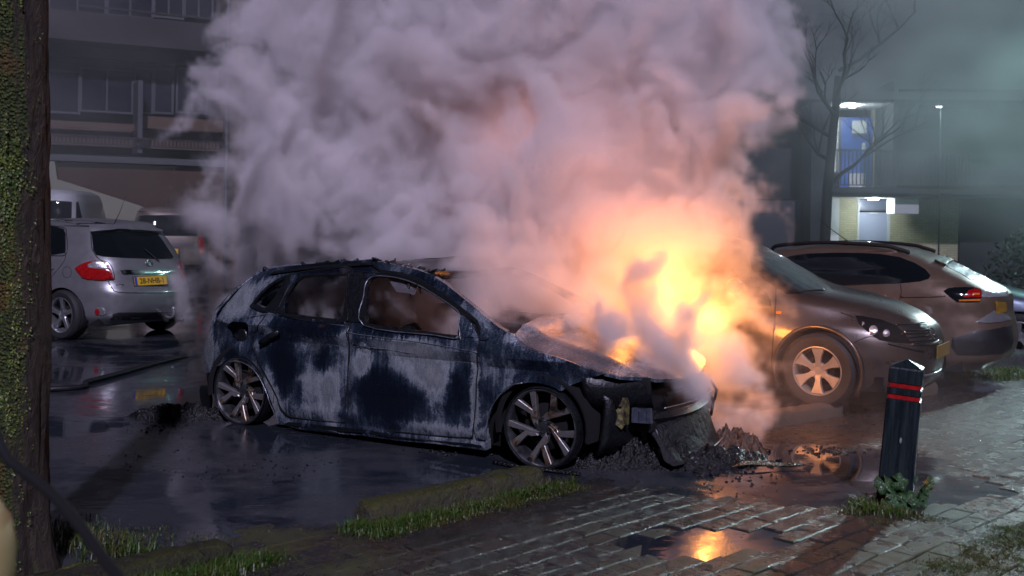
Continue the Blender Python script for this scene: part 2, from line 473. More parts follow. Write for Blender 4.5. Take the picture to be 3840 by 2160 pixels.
# ------------------------------------------------------------------ ground: wet lot
def wet_ground():
    m = material('wet_asphalt', (.02, .02, .024), .1); t, b = PB(m); w = t.world()
    dn = t.noise(w, .9, 5, .6, .8); n2 = t.noise(w, 7, 5, .65); gr = t.noise(w, 160, 3, .6)
    wet = t.mapr(t.math('ADD', dn, t.math('MULTIPLY', t.math('SUBTRACT', n2, .5), .30)), .46, .60)       # 0 puddle .. 1 damp asphalt
    scum = t.mapr(t.noise(t.vmath('MULTIPLY', w, (3.2, 9, 1)), 1.6, 6, .72, 1.2), .60, .68)
    c = t.mix(wet, (.020, .025, .034), (.050, .053, .060)); c = t.mix(t.math('MULTIPLY', scum, .55), c, (.05, .05, .045))  # puddle tone lifted blue-grey, a sheen put into the colour
    t.l(c, b.inputs['Base Color'])
    r = t.math('ADD', t.math('MULTIPLY', wet, .20), t.math('ADD', t.math('MULTIPLY', scum, .18), .045)); t.l(r, b.inputs['Roughness'])
    rip = t.noise(t.vmath('MULTIPLY', w, (1.0, 2.6, 1)), 3.5, 3, .5, .6)
    h = t.math('ADD', t.math('MULTIPLY', rip, .30), t.math('ADD', t.math('MULTIPLY', t.math('MULTIPLY', gr, wet), .5), t.math('MULTIPLY', scum, .25)))
    t.l(t.bump(h, .16, .012), b.inputs['Normal'])
    b.inputs['Specular IOR Level'].default_value = .6
    return m
M_wet = wet_ground()
xs = sorted(set([round(-60 + 4 * k, 2) for k in range(13)] + [round(-8 + .5 * k, 2) for k in range(40)] + [round(12 + 4 * k, 2) for k in range(14)]))
ys = sorted(set([-6, -2] + [round(.5 * k, 2) for k in range(1, 50)] + [26 + 5 * k for k in range(15)]))
V = [(x, y, H(x, y)) for y in ys for x in xs]; nx = len(xs)
F = [(j * nx + i, j * nx + i + 1, (j + 1) * nx + i + 1, (j + 1) * nx + i) for j in range(len(ys) - 1) for i in range(nx - 1)]
mesh_obj('ground', V, F, M_wet)['kind'] = 'structure'
# ------------------------------------------------------------------ clinker paving, laid at 45 degrees
def brick_mat(name, base, alt):
    m = material(name, base, .4); t, b = PB(m); w = t.world(); oi = t.n('ShaderNodeObjectInfo').outputs['Random']
    att = t.n('ShaderNodeVertexColor'); att.layer_name = 'tone'
    n = t.noise(w, 9, 5, .65); fine = t.noise(w, 130, 4, .8); gr = t.voro(w, 230)
    c = t.mix(t.mapr(n, .35, .65), base, alt)
    c = t.mix(t.mapr(t.voro(w, 4.3), .1, .9, 0, .8), c, tuple(x * .45 for x in base))
    moss = t.mapr(t.math('ADD', t.noise(w, 1.1, 3, .6), t.math('MULTIPLY', t.math('SUBTRACT', t.noise(w, 16, 4, .7), .5), .5)) , .49, .60)
    sx = t.n('ShaderNodeSeparateXYZ'); t.l(w, sx.inputs[0])
    near = t.mapr(t.math('ADD', sx.outputs[1], t.math('MULTIPLY', t.math('ABSOLUTE', t.math('SUBTRACT', sx.outputs[0], .6)), -.50)), 5.5, 4.1)
    mk = t.math('MULTIPLY', moss, near)
    c = t.mix(t.math('MULTIPLY', mk, .7), c, (.070, .078, .012)); c = t.mix(t.math('MULTIPLY', t.mapr(fine, .5, .72), .35), c, (.08, .075, .07))
    t.l(c, b.inputs['Base Color'])
    t.l(t.math('ADD', t.mapr(n, .3, .7, .14, .34), t.math('MULTIPLY', mk, .4), clamp=True), b.inputs['Roughness'])
    h = t.math('ADD', t.math('MULTIPLY', fine, .5), t.math('ADD', t.math('MULTIPLY', t.mapr(gr, 0, .6), .5), t.math('ADD', t.math('MULTIPLY', n, .35), t.math('MULTIPLY', mk, .5))))
    t.l(t.bump(h, 1.0, .009), b.inputs['Normal']); b.inputs['Specular IOR Level'].default_value = .7
    return m
BM = [brick_mat('clinker_brown', (.026, .021, .018), (.044, .036, .030)), brick_mat('clinker_grey', (.034, .032, .030), (.022, .021, .020)), brick_mat('clinker_red', (.045, .023, .016), (.032, .025, .020))]
BL, BW, JT = .212, .116, .008
def brick_geo(l, w_, h, seed):
    r = random.Random(seed); ch = .005; V = []
    j = lambda a: r.uniform(-a, a)
    cor = [(-l / 2, -w_ / 2), (l / 2, -w_ / 2), (l / 2, w_ / 2), (-l / 2, w_ / 2)]
    cor = [(x + j(.004), y + j(.004)) for x, y in cor]
    V += [(x, y, -h) for x, y in cor] + [(x, y, -ch) for x, y in cor] + [(x * (1 - 2 * ch / l), y * (1 - 2 * ch / w_), 0) for x, y in cor]
    F = [(8, 9, 10, 11)]
    for k in range(4):
        q = (k + 1) % 4; F += [(k, q, 4 + q, 4 + k), (4 + k, 4 + q, 8 + q, 8 + k)]
    return V, F
PUD = [(Vector((1.7, 6.85)), 1.0, .75, .05), (Vector((.95, 5.10)), .46, .20, .034), (Vector((1.95, 6.25)), .8, .38, .030), (Vector((-1.0, 5.6)), .9, .35, .020), (Vector((3.1, 5.5)), .5, .16, .02), (Vector((1.2, 6.9)), 1.0, .5, .03)]
da = Vector((.7071, .7071)); db = Vector((.7071, -.7071))
def brick_z(c):
    z = .010 + .004 * noise.noise(Vector((c.x * 1.7, c.y * 1.7, 0)))
    for p, ra, rb, dp in PUD:
        q = c - p; e = (q.dot(da) / ra) ** 2 + (q.dot(db) / rb) ** 2
        # shallow dish, longest along the view's left-right
        e2 = (q.x / ra) ** 2 + (q.y / rb) ** 2
        z -= dp * math.exp(-e2 * 1.3)
    edge = (c.y - c.x) * .7071
    z -= .05 * sstep(4.25, 4.95, edge + .35 * noise.noise(Vector((c.x * 1.3, c.y * 1.3, 7)))) * (1 - sstep(2.4, 3.4, c.x) * .0)
    return z
cands = []
for i in range(-90, 110):
    for k in range(-60, 60):
        c = da * ((k + (.5 if i % 2 else 0)) * (BL + JT)) + db * (i * (BW + JT)) + Vector((0, 4.0))
        if c.y < 3.2 or c.y > 16 or (c.y - c.x) * .7071 > 5.1: continue
        px = 1920 + c.x / c.y * 4000
        if px < -500 or px > 4300: continue
        z = brick_z(c)
        if z < -.004: continue
        cands.append((c.y, c, z))
def size_px(c):                                     # in view first, then nearest
    px = 1920 + c[1].x / c[1].y * 4000; py = 835 + CAM_H / c[1].y * 4000
    return c[0] + (0 if -60 < px < 3900 and py < 2230 else 100)
cands.sort(key=size_px)
pave = empty('pavement'); pave['kind'] = 'structure'
bmesh_lib = []
for s_ in range(9):
    V, F = brick_geo(BL, BW, .05, s_); me = bpy.data.meshes.new('brick'); me.from_pydata(V, [], F); me.materials.append(BM[(0, 1, 0, 2, 1, 0, 0, 1, 2)[s_]]); bmesh_lib.append(me)
ang = math.atan2(da.y, da.x)
rV, rF, rM = [], [], []
for n_, (_, c, z) in enumerate(cands):
    rot = Matrix.Rotation(ang + R(rnd.uniform(-.7, .7)), 4, 'Z') @ Matrix.Rotation(R(rnd.gauss(0, .9)), 4, 'X') @ Matrix.Rotation(R(rnd.gauss(0, .5)), 4, 'Y')
    M_ = Matrix.Translation((c.x, c.y, z + H(c.x, c.y) + rnd.uniform(-.002, .002))) @ rot
    k = rnd.randrange(9)
    if n_ < 300:
        o = bpy.data.objects.new('brick', bmesh_lib[k]); COL.objects.link(o); o.matrix_world = M_; o.parent = pave
    else:
        V, F = brick_geo(BL, BW, .05, k); b0 = len(rV)
        rV += [M_ @ Vector(v) for v in V]; rF += [tuple(q + b0 for q in f) for f in F]; rM += [(0, 1, 0, 2, 1, 0, 0, 1, 2)[k]] * len(F)
o = mesh_obj('brick', rV, rF, BM, pave, False); o.data.polygons.foreach_set('material_index', rM); o['kind'] = 'stuff'
print('bricks', len(cands))
# ------------------------------------------------------------------ burned hatchback
def K4(a, b): return (700 + a / 1.8114, 900 + b / 1.8114)
def K5(a, b): return (1300 + a / 1.8114, 940 + b / 1.8114)
def K6(a, b): return (1900 + a / 2.415, 1240 + b / 2.415)
def K7(a, b): return (1860 + a / 3.8136, 1400 + b / 3.8136)
hd = R(-30.3); dv = Vector((math.cos(hd), math.sin(hd), 0)); lv = Vector((-dv.y, dv.x, 0))
BO = Vector((.1755, 6.62, 0)) + lv * .86 - dv * 1.275
class Burned(Car):
    def half(s, u, z):
        w = .872
        if z > .76: w -= (z - .76) * .46 + (z - .76) ** 2 * .25
        if z < .34: w -= (.34 - z) * .10
        if u > .95: w -= .085 * ((u - .95) / .8) ** 2
        if u < -1.15: w -= .10 * ((-1.15 - u) / .5) ** 2
        # character lines pressed into the sheet metal
        zc = .700 - .028 * (u + .2)
        w += .019 * sstep(zc - .004, zc + .006, z) * (1 - sstep(zc, zc + .11, z))
        zc2 = .655 - .035 * (u + .2)
        w -= .019 * sstep(zc2 + .006, zc2 - .004, z) * sstep(zc2 - .16, zc2, z) * 1.0
        w += .010 * sstep(.23, .21, z) * sstep(.12, .17, z)
        w += .006 * noise.noise(Vector((u * 2.4, z * 3.2, 3.1))) + .0025 * noise.noise(Vector((u * 8, z * 7, 1.1)))
        # buckled door skin ahead of the arch
        w -= .020 * math.exp(-((u - .70) / .09) ** 2 - ((z - .36) / .16) ** 2)
        w += .016 * math.exp(-((u - .50 - .5 * (z - .4)) / .05) ** 2 - ((z - .35) / .2) ** 2)
        # wheel arch flare
        for uc in (-1.25, 1.29):
            r = math.hypot(u - uc, z - .25); w += .014 * math.exp(-((r - .30) / .045) ** 2)
        return w
polo = Burned('burned_car', BO, hd, 'burned-out hatchback with bare streaked metal, no glass and a burning front', 'car')
S = lambda pts, K=K4: [polo.on_side(*K(*p)) for p in pts]
rdoor_win = S([(650, 497), (652, 445), (690, 370), (745, 290), (780, 262), (880, 250), (1092, 243), (1101, 252), (1083, 400), (1062, 545)])
quart_win = S([(458, 436), (500, 380), (560, 322), (620, 282), (668, 262), (640, 330), (590, 400), (530, 466), (500, 458)])
fdoor_win = S([(134, 495), (136, 300), (145, 235), (165, 198), (200, 182), (290, 184), (400, 207), (500, 247), (600, 307), (700, 372), (766, 430), (762, 500), (758, 578), (600, 560)], K5)
rdoor = S([(1105, 560), (1096, 900), (1090, 1240), (940, 1228), (760, 1208), (690, 1190), (648, 1150), (620, 1080), (575, 985), (520, 880), (470, 770), (445, 700), (450, 650), (485, 600), (520, 540), (545, 495), (600, 410), (655, 325), (690, 262), (715, 236), (800, 215), (950, 198), (1112, 190), (1120, 300), (1112, 430)])
fdoor = S([(14, 560), (8, 900), (4, 1178), (250, 1215), (500, 1246), (700, 1262), (848, 1268), (868, 1150), (880, 1000), (893, 800), (902, 612), (862, 505), (760, 405), (650, 318), (540, 245), (420, 185), (300, 158), (170, 150), (80, 150), (62, 250), (40, 400)], K5)
body = S([(527, 196), (560, 196), (680, 178), (850, 160), (1000, 148), (1130, 141), (1200, 133), (1268, 128)]) \
     + S([(150, 72), (260, 84), (380, 108), (480, 132), (560, 162), (660, 225), (760, 305), (860, 385), (940, 455), (1020, 518), (1076, 550), (1000, 575), (925, 612), (915, 800), (905, 1000), (930, 1240), (945, 1292), (947, 1352), (600, 1308), (350, 1288), (100, 1252)], K5) \
     + S([(1000, 1308), (800, 1288), (612, 1245), (598, 1212), (572, 1120), (545, 1040), (508, 960), (460, 888), (400, 842), (330, 824), (260, 832), (205, 858), (165, 890), (130, 912), (112, 870), (104, 800), (115, 720), (138, 645), (168, 592), (192, 540), (232, 470), (292, 400), (362, 320), (440, 242), (482, 214)])
fuel = S([(268, 600), (275, 570), (300, 555), (390, 560), (408, 580), (408, 650), (395, 680), (370, 692), (300, 685), (268, 655)])
def cpt(pts, K): return S(pts, K)
PATCHES = []
def patch(a, b, ra, rb, k, K, sc=1.8114):
    u, z = polo.on_side(*K(a, b)); PATCHES.append((u, z, ra / sc / 560, rb / sc / 560, k))
patch(520, 760, 260, 170, .42, K5); patch(600, 900, 130, 140, .36, K5); patch(110, 760, 90, 110, .34, K5); patch(870, 1000, 45, 320, .45, K5)
patch(260, 1000, 260, 200, -.40, K5); patch(330, 540, 420, 60, -.25, K5); patch(740, 1000, 95, 160, -.22, K5); patch(430, 660, 330, 80, .22, K5)
patch(360, 230, 330, 75, -.5, K5); patch(820, 520, 300, 90, -.1, K5)
patch(960, 1060, 130, 220, .42, K4); patch(820, 1000, 60, 240, .20, K4); patch(640, 850, 140, 220, -.42, K4); patch(800, 590, 340, 70, -.42, K4)
patch(330, 420, 170, 170, .30, K4); patch(150, 740, 70, 170, .34, K4); patch(560, 1050, 75, 260, .46, K4); patch(250, 740, 60, 60, -.1, K4)
patch(940, 190, 420, 60, -.6, K4); patch(310, 790, 90, 60, -.25, K4); patch(480, 720, 60, 60, .15, K4); patch(920, 800, 80, 120, -.3, K4)
patch(300, 330, 420, 170, -.12, K6, 2.415); patch(760, 1220, 700, 30, .15, K5)
M_burn = M_burnt()
grow = offset_poly
bs = polo.flank('body_side', body, M_burn, [rounded(quart_win, 2), fuel, grow(rdoor_win, .03), grow(fdoor_win, .03)], .05, .05, off=-.012, both=True)
for nm, pl, wn_, lab in (('rear_door', rdoor, rdoor_win, 'rear door, blackened above and bare pale metal below'), ('front_door', fdoor, fdoor_win, 'front door with a pale patch and soot runs')):
    for o in polo.flank(nm, pl, M_burn, [wn_], .04, .03, off=.004, both=True): o['label'] = lab
for nm, pl in (('window_frame', rdoor_win), ('window_frame', fdoor_win), ('window_frame', quart_win)):
    for o in polo.flank(nm, grow(pl, .024), M_char, [pl], .03, .035, off=.010, both=True, roll=.006): pass
m_edge = simple('bare_steel_and_highlight', (.30, .33, .38), .3, .7, .5, 30, .2)  # for bare metal edges and the painted crease highlights
def flank_line(name, pts, r, m, off, closed=False):
    q = [tuple(p)[:2] for p in smooth_pts([(a, b, 0) for a, b in pts], 4, closed)]
    if closed: q.append(q[0])
    V, F = tube_data([(u, -(polo.half(u, z) + off), z) for u, z in q], r, 6); return mesh_obj(name, V, F, m, polo.root)
flank_line('window_edge', grow(fdoor_win, .010), .0035, m_edge, .019, True)
flank_line('window_edge', grow(rdoor_win, .012), .0025, M_char, .019, True)
flank_line('shut_line', grow(rdoor, .001), .0045, M_inner, .003, True); flank_line('shut_line', grow(fdoor, .001), .0045, M_inner, .003, True)  # dark tubes put in for the shade inside the door gaps
flank_line('belt_highlight', S([(412, 524), (545, 503), (700, 528), (900, 560), (1095, 588)]) + S([(20, 556), (250, 590), (500, 622), (700, 655), (890, 690)], K5), .0028, m_edge, .006)  # pale tube painted as the bright line along the belt crease
flank_line('waist_highlight', S([(700, 668), (850, 690), (1070, 722)]) + S([(200, 660), (480, 705), (700, 745), (860, 765)], K5), .0022, m_edge, .004)  # second pale tube, drawn as a highlight on the waist crease
flank_line('arch_edge', S([(605, 1210), (573, 1120), (546, 1040), (509, 960), (461, 886), (400, 841), (330, 823), (260, 831), (205, 857)]), .0035, m_edge, .004)
flank_line('arch_edge', S([(945, 1288), (950, 1200), (965, 1120), (1000, 1040), (1060, 960), (1120, 915), (1200, 897)], K5), .004, m_edge, .008)
# dark B-pillar and C-pillar trim
bp = S([(1100, 240), (1190, 205), (1225, 260), (1216, 400), (1210, 560), (1130, 555), (1062, 545), (1085, 400)])
polo.flank('pillar', bp, M_char, [], .04, .02, off=.016, both=True)
cp = S([(672, 262), (712, 240), (700, 300), (655, 400), (645, 497), (535, 487), (560, 450), (640, 330)])
polo.flank('pillar', cp, M_char, [], .04, .02, off=.013, both=True)
rail = S([(560, 236), (690, 215), (850, 196), (1000, 184), (1200, 172), (1268, 170)]) + S([(240, 150), (380, 172), (500, 216), (640, 300), (760, 392), (880, 492), (905, 560), (922, 556), (890, 470), (760, 365), (640, 275), (500, 190), (380, 148), (240, 128)], K5) + S([(1268, 152), (1000, 165), (850, 178), (690, 196), (600, 210)])
polo.flank('roof_rail_trim', rail, M_char, [], .035, .012, off=.012, both=True)
sill = S([(700, 1212), (900, 1232), (1090, 1250), (1268, 1268)]) + S([(350, 1238), (500, 1254), (700, 1272), (850, 1283), (946, 1300), (948, 1356), (600, 1310), (350, 1290), (100, 1254)], K5) + S([(1000, 1312), (800, 1290), (640, 1250)])
polo.flank('sill', sill, M_burn, [], .05, .05, off=.022, both=True, roll=.014)
polo.flank('sill_trim', [(u, z) for u, z in offset_poly(sill, -.022)], M_char, [], .05, .01, off=.026, roll=.004)
# mirror triangle, door handles, handle hole, molten scraps
mt = S([(772, 432), (812, 462), (870, 520), (895, 590), (830, 592), (762, 580), (766, 500)], K5)
polo.flank('mirror_base', mt, M_burn, [], .02, .02, off=.014, roll=.006)
mb = S([(918, 545), (960, 560), (975, 590), (950, 608), (915, 603)], K5); polo.flank('hinge_bracket', mb, M_burn, [], .02, .02, off=.02, roll=.006)
def disc(u, z, ru, rz, n=18): return [(u + ru * math.cos(2 * math.pi * k / n), z + rz * math.sin(2 * math.pi * k / n)) for k in range(n)]
def cupped(name, c, ru, rz, mat, K=K5, off=.01, fin=.006):
    u, z = polo.on_side(*K(*c)); return polo.flank(name, disc(u, z, ru, rz), mat, [], .02, fin, off=off, roll=.008)
cupped('handle_recess', (117, 655), .044, .038, M_burn, off=.013); cupped('handle_hole', (55, 646), .018, .014, M_inner, off=.007); cupped('handle_hole', (168, 662), .014, .013, M_inner, off=.007)
cupped('handle_hole', (515, 636), .017, .014, M_inner, K4, .007)
pu = [polo.on_side(*K4(*p)) for p in ((522, 696), (560, 680), (600, 650), (645, 625))]
V, F = tube_data([(u, -polo.half(u, z) - .035, z) for u, z in pu], [.020, .026, .024, .016], 10)
V = [v + Vector([noise.noise(v * 40 + Vector((k * 9, 0, 0))) * .009 for k in range(3)]) for v in V]
mesh_obj('door_handle', V, F, M_char, polo.root)['label'] = 'melted black door handle hanging off'
# fuel filler recess
fu = [sum(q) / len(fuel) for q in zip(*fuel)]
V, F = panel_mesh(fuel, lambda a, b, d: (a, -(polo.half(a, b) - .075 - d * 0 + .0), b), 0, (), .04, 0)
mesh_obj('filler_recess', V, F, M_char, polo.root)
V, F = prism(disc(fu[0] + .01, fu[1] - .03, .05, .05), -(polo.half(*fu) - .03), -(polo.half(*fu) - .07), .006)
mesh_obj('filler_cap', V, F, M_char, polo.root, smooth=False)
# fender and bonnet
fend = S([(906, 614), (950, 600), (1000, 577), (1076, 552), (1140, 567)], K5) + S([(72, 52), (110, 100), (180, 156), (350, 207), (500, 252), (620, 297), (700, 331), (800, 360), (893, 388), (820, 412), (700, 448), (600, 486), (500, 545)], K6) \
     + S([(910, 250), (850, 208), (760, 172), (620, 141), (480, 131), (330, 150), (200, 200), (100, 280), (20, 362)], K7) + S([(1000, 1040), (965, 1120), (950, 1200), (944, 1288), (880, 1272), (872, 1150), (885, 1000), (898, 800)], K5)
for o in polo.flank('front_wing', fend, M_burn, [], .04, .02, off=.006, both=True): pass
arch_l = S([(910, 250), (850, 208), (760, 172), (620, 141), (480, 131), (330, 150), (200, 200), (100, 280), (20, 362)], K7)
bonedge = [polo.on_side(*K6(*p)) for p in ((68, 34), (110, 92), (180, 150), (350, 200), (500, 246), (620, 290), (700, 325), (800, 354), (893, 382))]
bonedge[0] = (bonedge[0][0], bonedge[0][1])
def bon_z(u): return curve1(bonedge, u)
be_u0, be_u1 = bonedge[0][0], bonedge[-1][0]
def lip_u(v): return be_u1 + .25 * (1 - min(1, abs(v) / .82) ** 2.2)
def bon_surf(u, v):
    e = polo.half(u, .6); s_ = min(1, abs(v) / e)
    zu = bon_z(min(u, be_u1)) - max(0, u - be_u1) * .42
    return zu + .060 * (1 - s_ ** 2.6) * (1 - .7 * sstep(be_u1 - .3, be_u1 + .2, u)) + .012 * math.exp(-((s_ - .72) / .07) ** 2) + .008 * noise.noise(Vector((u * 3, v * 3, 5)))
edge_r = [(u, -polo.half(u, z) + .012) for u, z in bonedge]
tip = [(lip_u(v), v) for v in (-.72, -.6, -.45, -.3, -.15, 0, .15, .3, .45, .6, .72)]
bon = edge_r + tip + [(u, -v) for u, v in reversed(edge_r)] + [(be_u0 - .10, .5), (be_u0 - .16, .2), (be_u0 - .17, 0), (be_u0 - .16, -.2), (be_u0 - .10, -.5)]
polo.top('bonnet', bon, bon_surf, M_burn, [], .06, .022)
# roof with peeled front lip, pillars seen through, tailgate
railtop = S([(527, 196), (680, 178), (850, 160), (1000, 148), (1130, 141), (1268, 128)]) + S([(150, 72), (260, 84), (380, 108), (480, 132)], K5)
railtop.sort()
def roof_surf(u, v):
    z = curve1(railtop, u); s_ = min(1, abs(v) / .60)
    return z - .004 - .012 * (1 - s_ ** 2.2) * sstep(railtop[0][0] - .1, railtop[0][0] + .5, u) + .006 * noise.noise(Vector((u * 6, v * 6, 2)))
def rw(u): return polo.half(u, curve1(railtop, u)) - .02
u0, u1 = railtop[0][0], railtop[-1][0]
us = [lerp(u0, u1, k / 12) for k in range(13)]
roofp = [(u, -rw(u)) for u in us] + [(u1 + .10 + .03 * math.sin(k * 2.3), lerp(-rw(u1) + .05, rw(u1) - .05, k / 8)) for k in range(9)] + [(u, rw(u)) for u in reversed(us)]
polo.top('roof', roofp, roof_surf, M_char, [], .07, .02)['label'] = 'burned black roof skin with flaked edges'
# flaked lacquer crumbs and the bent front lip of the roof skin
rl = polo.root
lipq = [polo.on_plane_v(*K5(*p), 0.10) for p in ((500, 118), (700, 104), (742, 135), (730, 178), (640, 192), (560, 165))]
V, F = panel_mesh(lipq, lambda a, b, d: (a, .10 + d * 8 - (b - 1.1) * .8, b + .01 * noise.noise(Vector((a * 20, b * 20, 0)))), .02, (), .03, 0)
mesh_obj('roof_lip', V, F, M_char, rl)
bmf = bmesh.new()
for k in range(90):
    u = rnd.uniform(u0 + .25, u1 + .1); v = -rw(min(u, u1)) + abs(rnd.gauss(0, .12)); s_ = rnd.uniform(.006, .022)
    add_box(bmf, (u, v, roof_surf(u, v) + s_ * .3), (s_ * 2.4, s_ * 1.6, s_ * .5), Matrix.Rotation(rnd.uniform(-.8, .8), 3, 'Y') @ Matrix.Rotation(rnd.uniform(0, 3), 3, 'Z'))
o = bm_obj('roof_flakes', bmf, M_char, rl); o['kind'] = 'stuff'
# header rails and cross members
def bar(name, pts, r, m=None, par=None): return tube(name, pts, r, m or M_char, par or rl, 8)
bar('windscreen_header', [(u1 + .04, v, roof_surf(u1, v) - .03) for v in (-.58, -.3, 0, .3, .58)], .03)
hz = lambda u: curve1(railtop, u)
tg = [(-1.62, .46), (-1.66, .62), (-1.60, .80), (-1.45, .97), (-1.25, 1.12)]
st = []
for (u, z), du in zip([(-1.60, .30), (-1.66, .46), (-1.68, .62), (-1.62, .80), (-1.47, .97), (-1.25, 1.12)], (.22, .24, .24, .22, .14, .08)):
    st.append([(u - du * (1 - abs(v) ** 3) + (0.03 if abs(v) > .99 else 0), v * (polo.half(u, z) - .02), z + (.03 if z > 1 else 0) * (1 - v * v)) for v in (-1, -.9, -.7, -.35, 0, .35, .7, .9, 1)])
tgo = polo.loft('tailgate', st, M_burn, fin=.02)
bar('cowl_beam', [(be_u0 - .02, v, bon_z(be_u0) - .05) for v in (-.75, -.4, 0, .4, .75)], .05)
bar('spoiler_stub', [polo.M.inverted() @ (polo.M @ Vector((*polo.on_side(*K4(528, 196))[:1], -.66, polo.on_side(*K4(528, 196))[1] + .004))), (-1.22, -.60, 1.12)], .016)
# cabin: floor pan, bulkheads, dashboard frame, seat frames
box('floor_pan', (-.1, 0, .13), (2.6, 1.45, .05), M_inner, rl)
box('bulkhead', (.98, 0, .42), (.04, 1.45, .6), M_inner, rl)
for sgn in (-1, 1):
    V, F = panel_mesh([(-1.45, .12), (.95, .08), (.95, .66), (-1.3, .80)], lambda a, b, d: (a, sgn * (.76 - d), b), .02, (), .3, 0); mesh_obj('inner_side', V, F, M_inner, rl)
    V, F = tube_data([(.15, sgn * .37, .2), (.05, sgn * .37, .5), (-.1, sgn * .37, .74)], [.2, .16, .1], 8); 
    mesh_obj('seat_frame', V, F, M_char, rl)
box('dashboard_frame', (.78, 0, .62), (.22, 1.35, .14), M_char, rl, .03)
box('rear_bench_frame', (-1.05, 0, .48), (.2, 1.2, .5), M_char, rl, .04)
# soot threads hanging into the front window
for (a, b, l_, r) in ((388, 180, 50, .003), (402, 200, 120, .0045), (412, 205, 60, .004), (486, 235, 60, .0055), (498, 245, 30, .004)):
    p0 = polo.on_side(*K5(a, b)); p1 = polo.on_side(*K5(a - 4, b + l_)); y = lambda q: -polo.half(*q)
    V, F = tube_data([(p0[0], y(p0), p0[1]), (lerp(p0[0], p1[0], .5) + .003, y(p0), lerp(p0[1], p1[1], .5)), (p1[0], y(p0) , p1[1])], [r, r * 1.3, r * .9], 6)
    mesh_obj('soot_strand', V, F, M_char, rl)
M_shard = simple('sooty_glass', (.16, .15, .17), .35, 0, .4, 12, .2); M_shard.node_tree.nodes['Principled BSDF'].inputs['Alpha'].default_value = .55
V, F = panel_mesh([polo.on_side(*K5(*p)) for p in ((262, 186), (330, 192), (440, 222), (466, 236), (440, 304), (400, 290), (322, 282), (290, 235))], lambda a, b, d: (a, -polo.half(a, b) + .03 + d, b), .004, (), .05, 0)
mesh_obj('glass_shard', V, F, M_shard, rl, False)
# wheels: five split spokes, tyres burned away to a thin band
arm1 = [(.094, -.136), (-.008, -.30), (-.13, -.48), (-.40, -.88), (-.26, -.955), (-.07, -.57), (.035, -.37), (.105, -.215)]
arm2 = [(.165, -.205), (.135, -.39), (.078, -.464), (.14, -.59), (.32, -.93), (.155, -.965), (.03, -.645), (-.018, -.536), (.012, -.44), (.075, -.32), (.115, -.23)]
m_sp = material('scorched_alloy', (.4, .4, .4), .35, .8); t, b = PB(m_sp); c = t.coord('Object'); n = t.noise(c, 9, 4, .6, 1.0)
t.l(t.ramp(n, [(.25, (.012, .014, .018)), (.36, (.05, .055, .06)), (.42, (.26, .16, .08)), (.48, (.36, .33, .31)), (.8, (.52, .52, .54))]), b.inputs['Base Color'])
t.l(t.mapr(n, .3, .7, .5, .28), b.inputs['Roughness']); t.l(t.bump(t.noise(c, 80, 4, .6), .3, .003), b.inputs['Normal'])
m_rimd = simple('sooty_rim', (.13, .135, .145), .32, .8, .6, 14, .2)
arm1, arm2 = offset_poly(arm1, .012), offset_poly(arm2, .012)
for u, v, o_ in ((1.30, -.86, -1), (-1.235, -.86, -1), (1.30, .86, 1), (-1.235, .86, 1)):
    w_ = wheel('wheel', rl, (u, v, .25), o_, .236, .262, [arm1, arm2] if o_ < 0 else [[(-x, z) for x, z in arm1], [(-x, z) for x, z in arm2]], 5, m_rimd, M_char, M_inner, .19, 0 if u > 0 else -.06, .03, True, m_sp, .062)
    w_.rotation_euler = (0, 0, R(2 if u > 0 else 0))
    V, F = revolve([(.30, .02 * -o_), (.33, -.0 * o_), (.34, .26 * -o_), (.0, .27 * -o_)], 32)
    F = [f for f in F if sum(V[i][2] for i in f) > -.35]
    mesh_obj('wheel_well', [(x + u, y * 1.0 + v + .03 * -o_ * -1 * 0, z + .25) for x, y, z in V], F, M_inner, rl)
# melted tyre lip on the ground
for u in (1.30,):
    pts = [(u + .30 * math.cos(a), -.90 - .03 * math.sin(a * 3), .012 + .03 * abs(math.cos(a)) ** 6) for a in [math.pi + k * math.pi / 10 for k in range(11)]]
    V, F = tube_data([(p[0], -.93 + .02 * math.sin(p[0] * 9), .014) for p in pts], .013, 6); mesh_obj('melted_tyre_bead', V, F, M_charwet, rl)
# front end: slam panel, radiator, crash beam, brackets, hanging bumper skin
def nose(v): return be_u1 + .22 * (1 - (abs(v) / .85) ** 2.2)
st = []
for z, du in ((.10, -.10), (.2, -.06), (.34, -.04), (.44, -.05), (.50, -.09)):
    st.append([(nose(v) + du + .015 * noise.noise(Vector((v * 9, z * 9, 1))) - .03, v, z + .02 * noise.noise(Vector((v * 7, z * 5, 9)))) for v in [lerp(-.74, .62, k / 24) for k in range(25)]])
polo.loft('radiator_core', st, M_char, fin=.04)
st = []
for z, k_ in ((.60, .0), (.50, .02), (.40, .05)):
    st.append([(lerp(1.55, be_u1 + .16, k / 10) , -.80 + .30 * (k / 10) ** 1.6 + k_, z - .03 * (k / 10)) for k in range(11)])
polo.loft('headlamp_cavity', st, M_char, fin=.02)
box('front_longitudinal', (1.65, -.50, .30), (.5, .10, .13), M_char, rl, .01); box('front_longitudinal', (1.65, .50, .30), (.5, .10, .13), M_char, rl, .01)
V, F = tube_data(smooth_pts([(nose(v) + .02, v, .315 - .012 * math.cos(v * 3)) for v in (-.50, -.3, -.1, .1, .3, .46)], 4), .034, 4)
mesh_obj('crash_beam', V, F, simple('bare_beam', (.03, .032, .036), .3, .8, .5, 20, .3), rl, False)
V, F = tube_data(smooth_pts([(nose(v) + .06, v, .375) for v in (-.42, -.2, .0, .2, .42, .52)], 4), [.004] * 21, 6); mesh_obj('crash_beam_edge', V, F, M_alloy, rl)
V, F = tube_data(smooth_pts([(nose(v) + .0, v, .445 + .02 * v) for v in (-.30, 0, .25, .48, .56)], 4), .016, 4); mesh_obj('slam_panel_bar', V, F, M_char, rl, False)
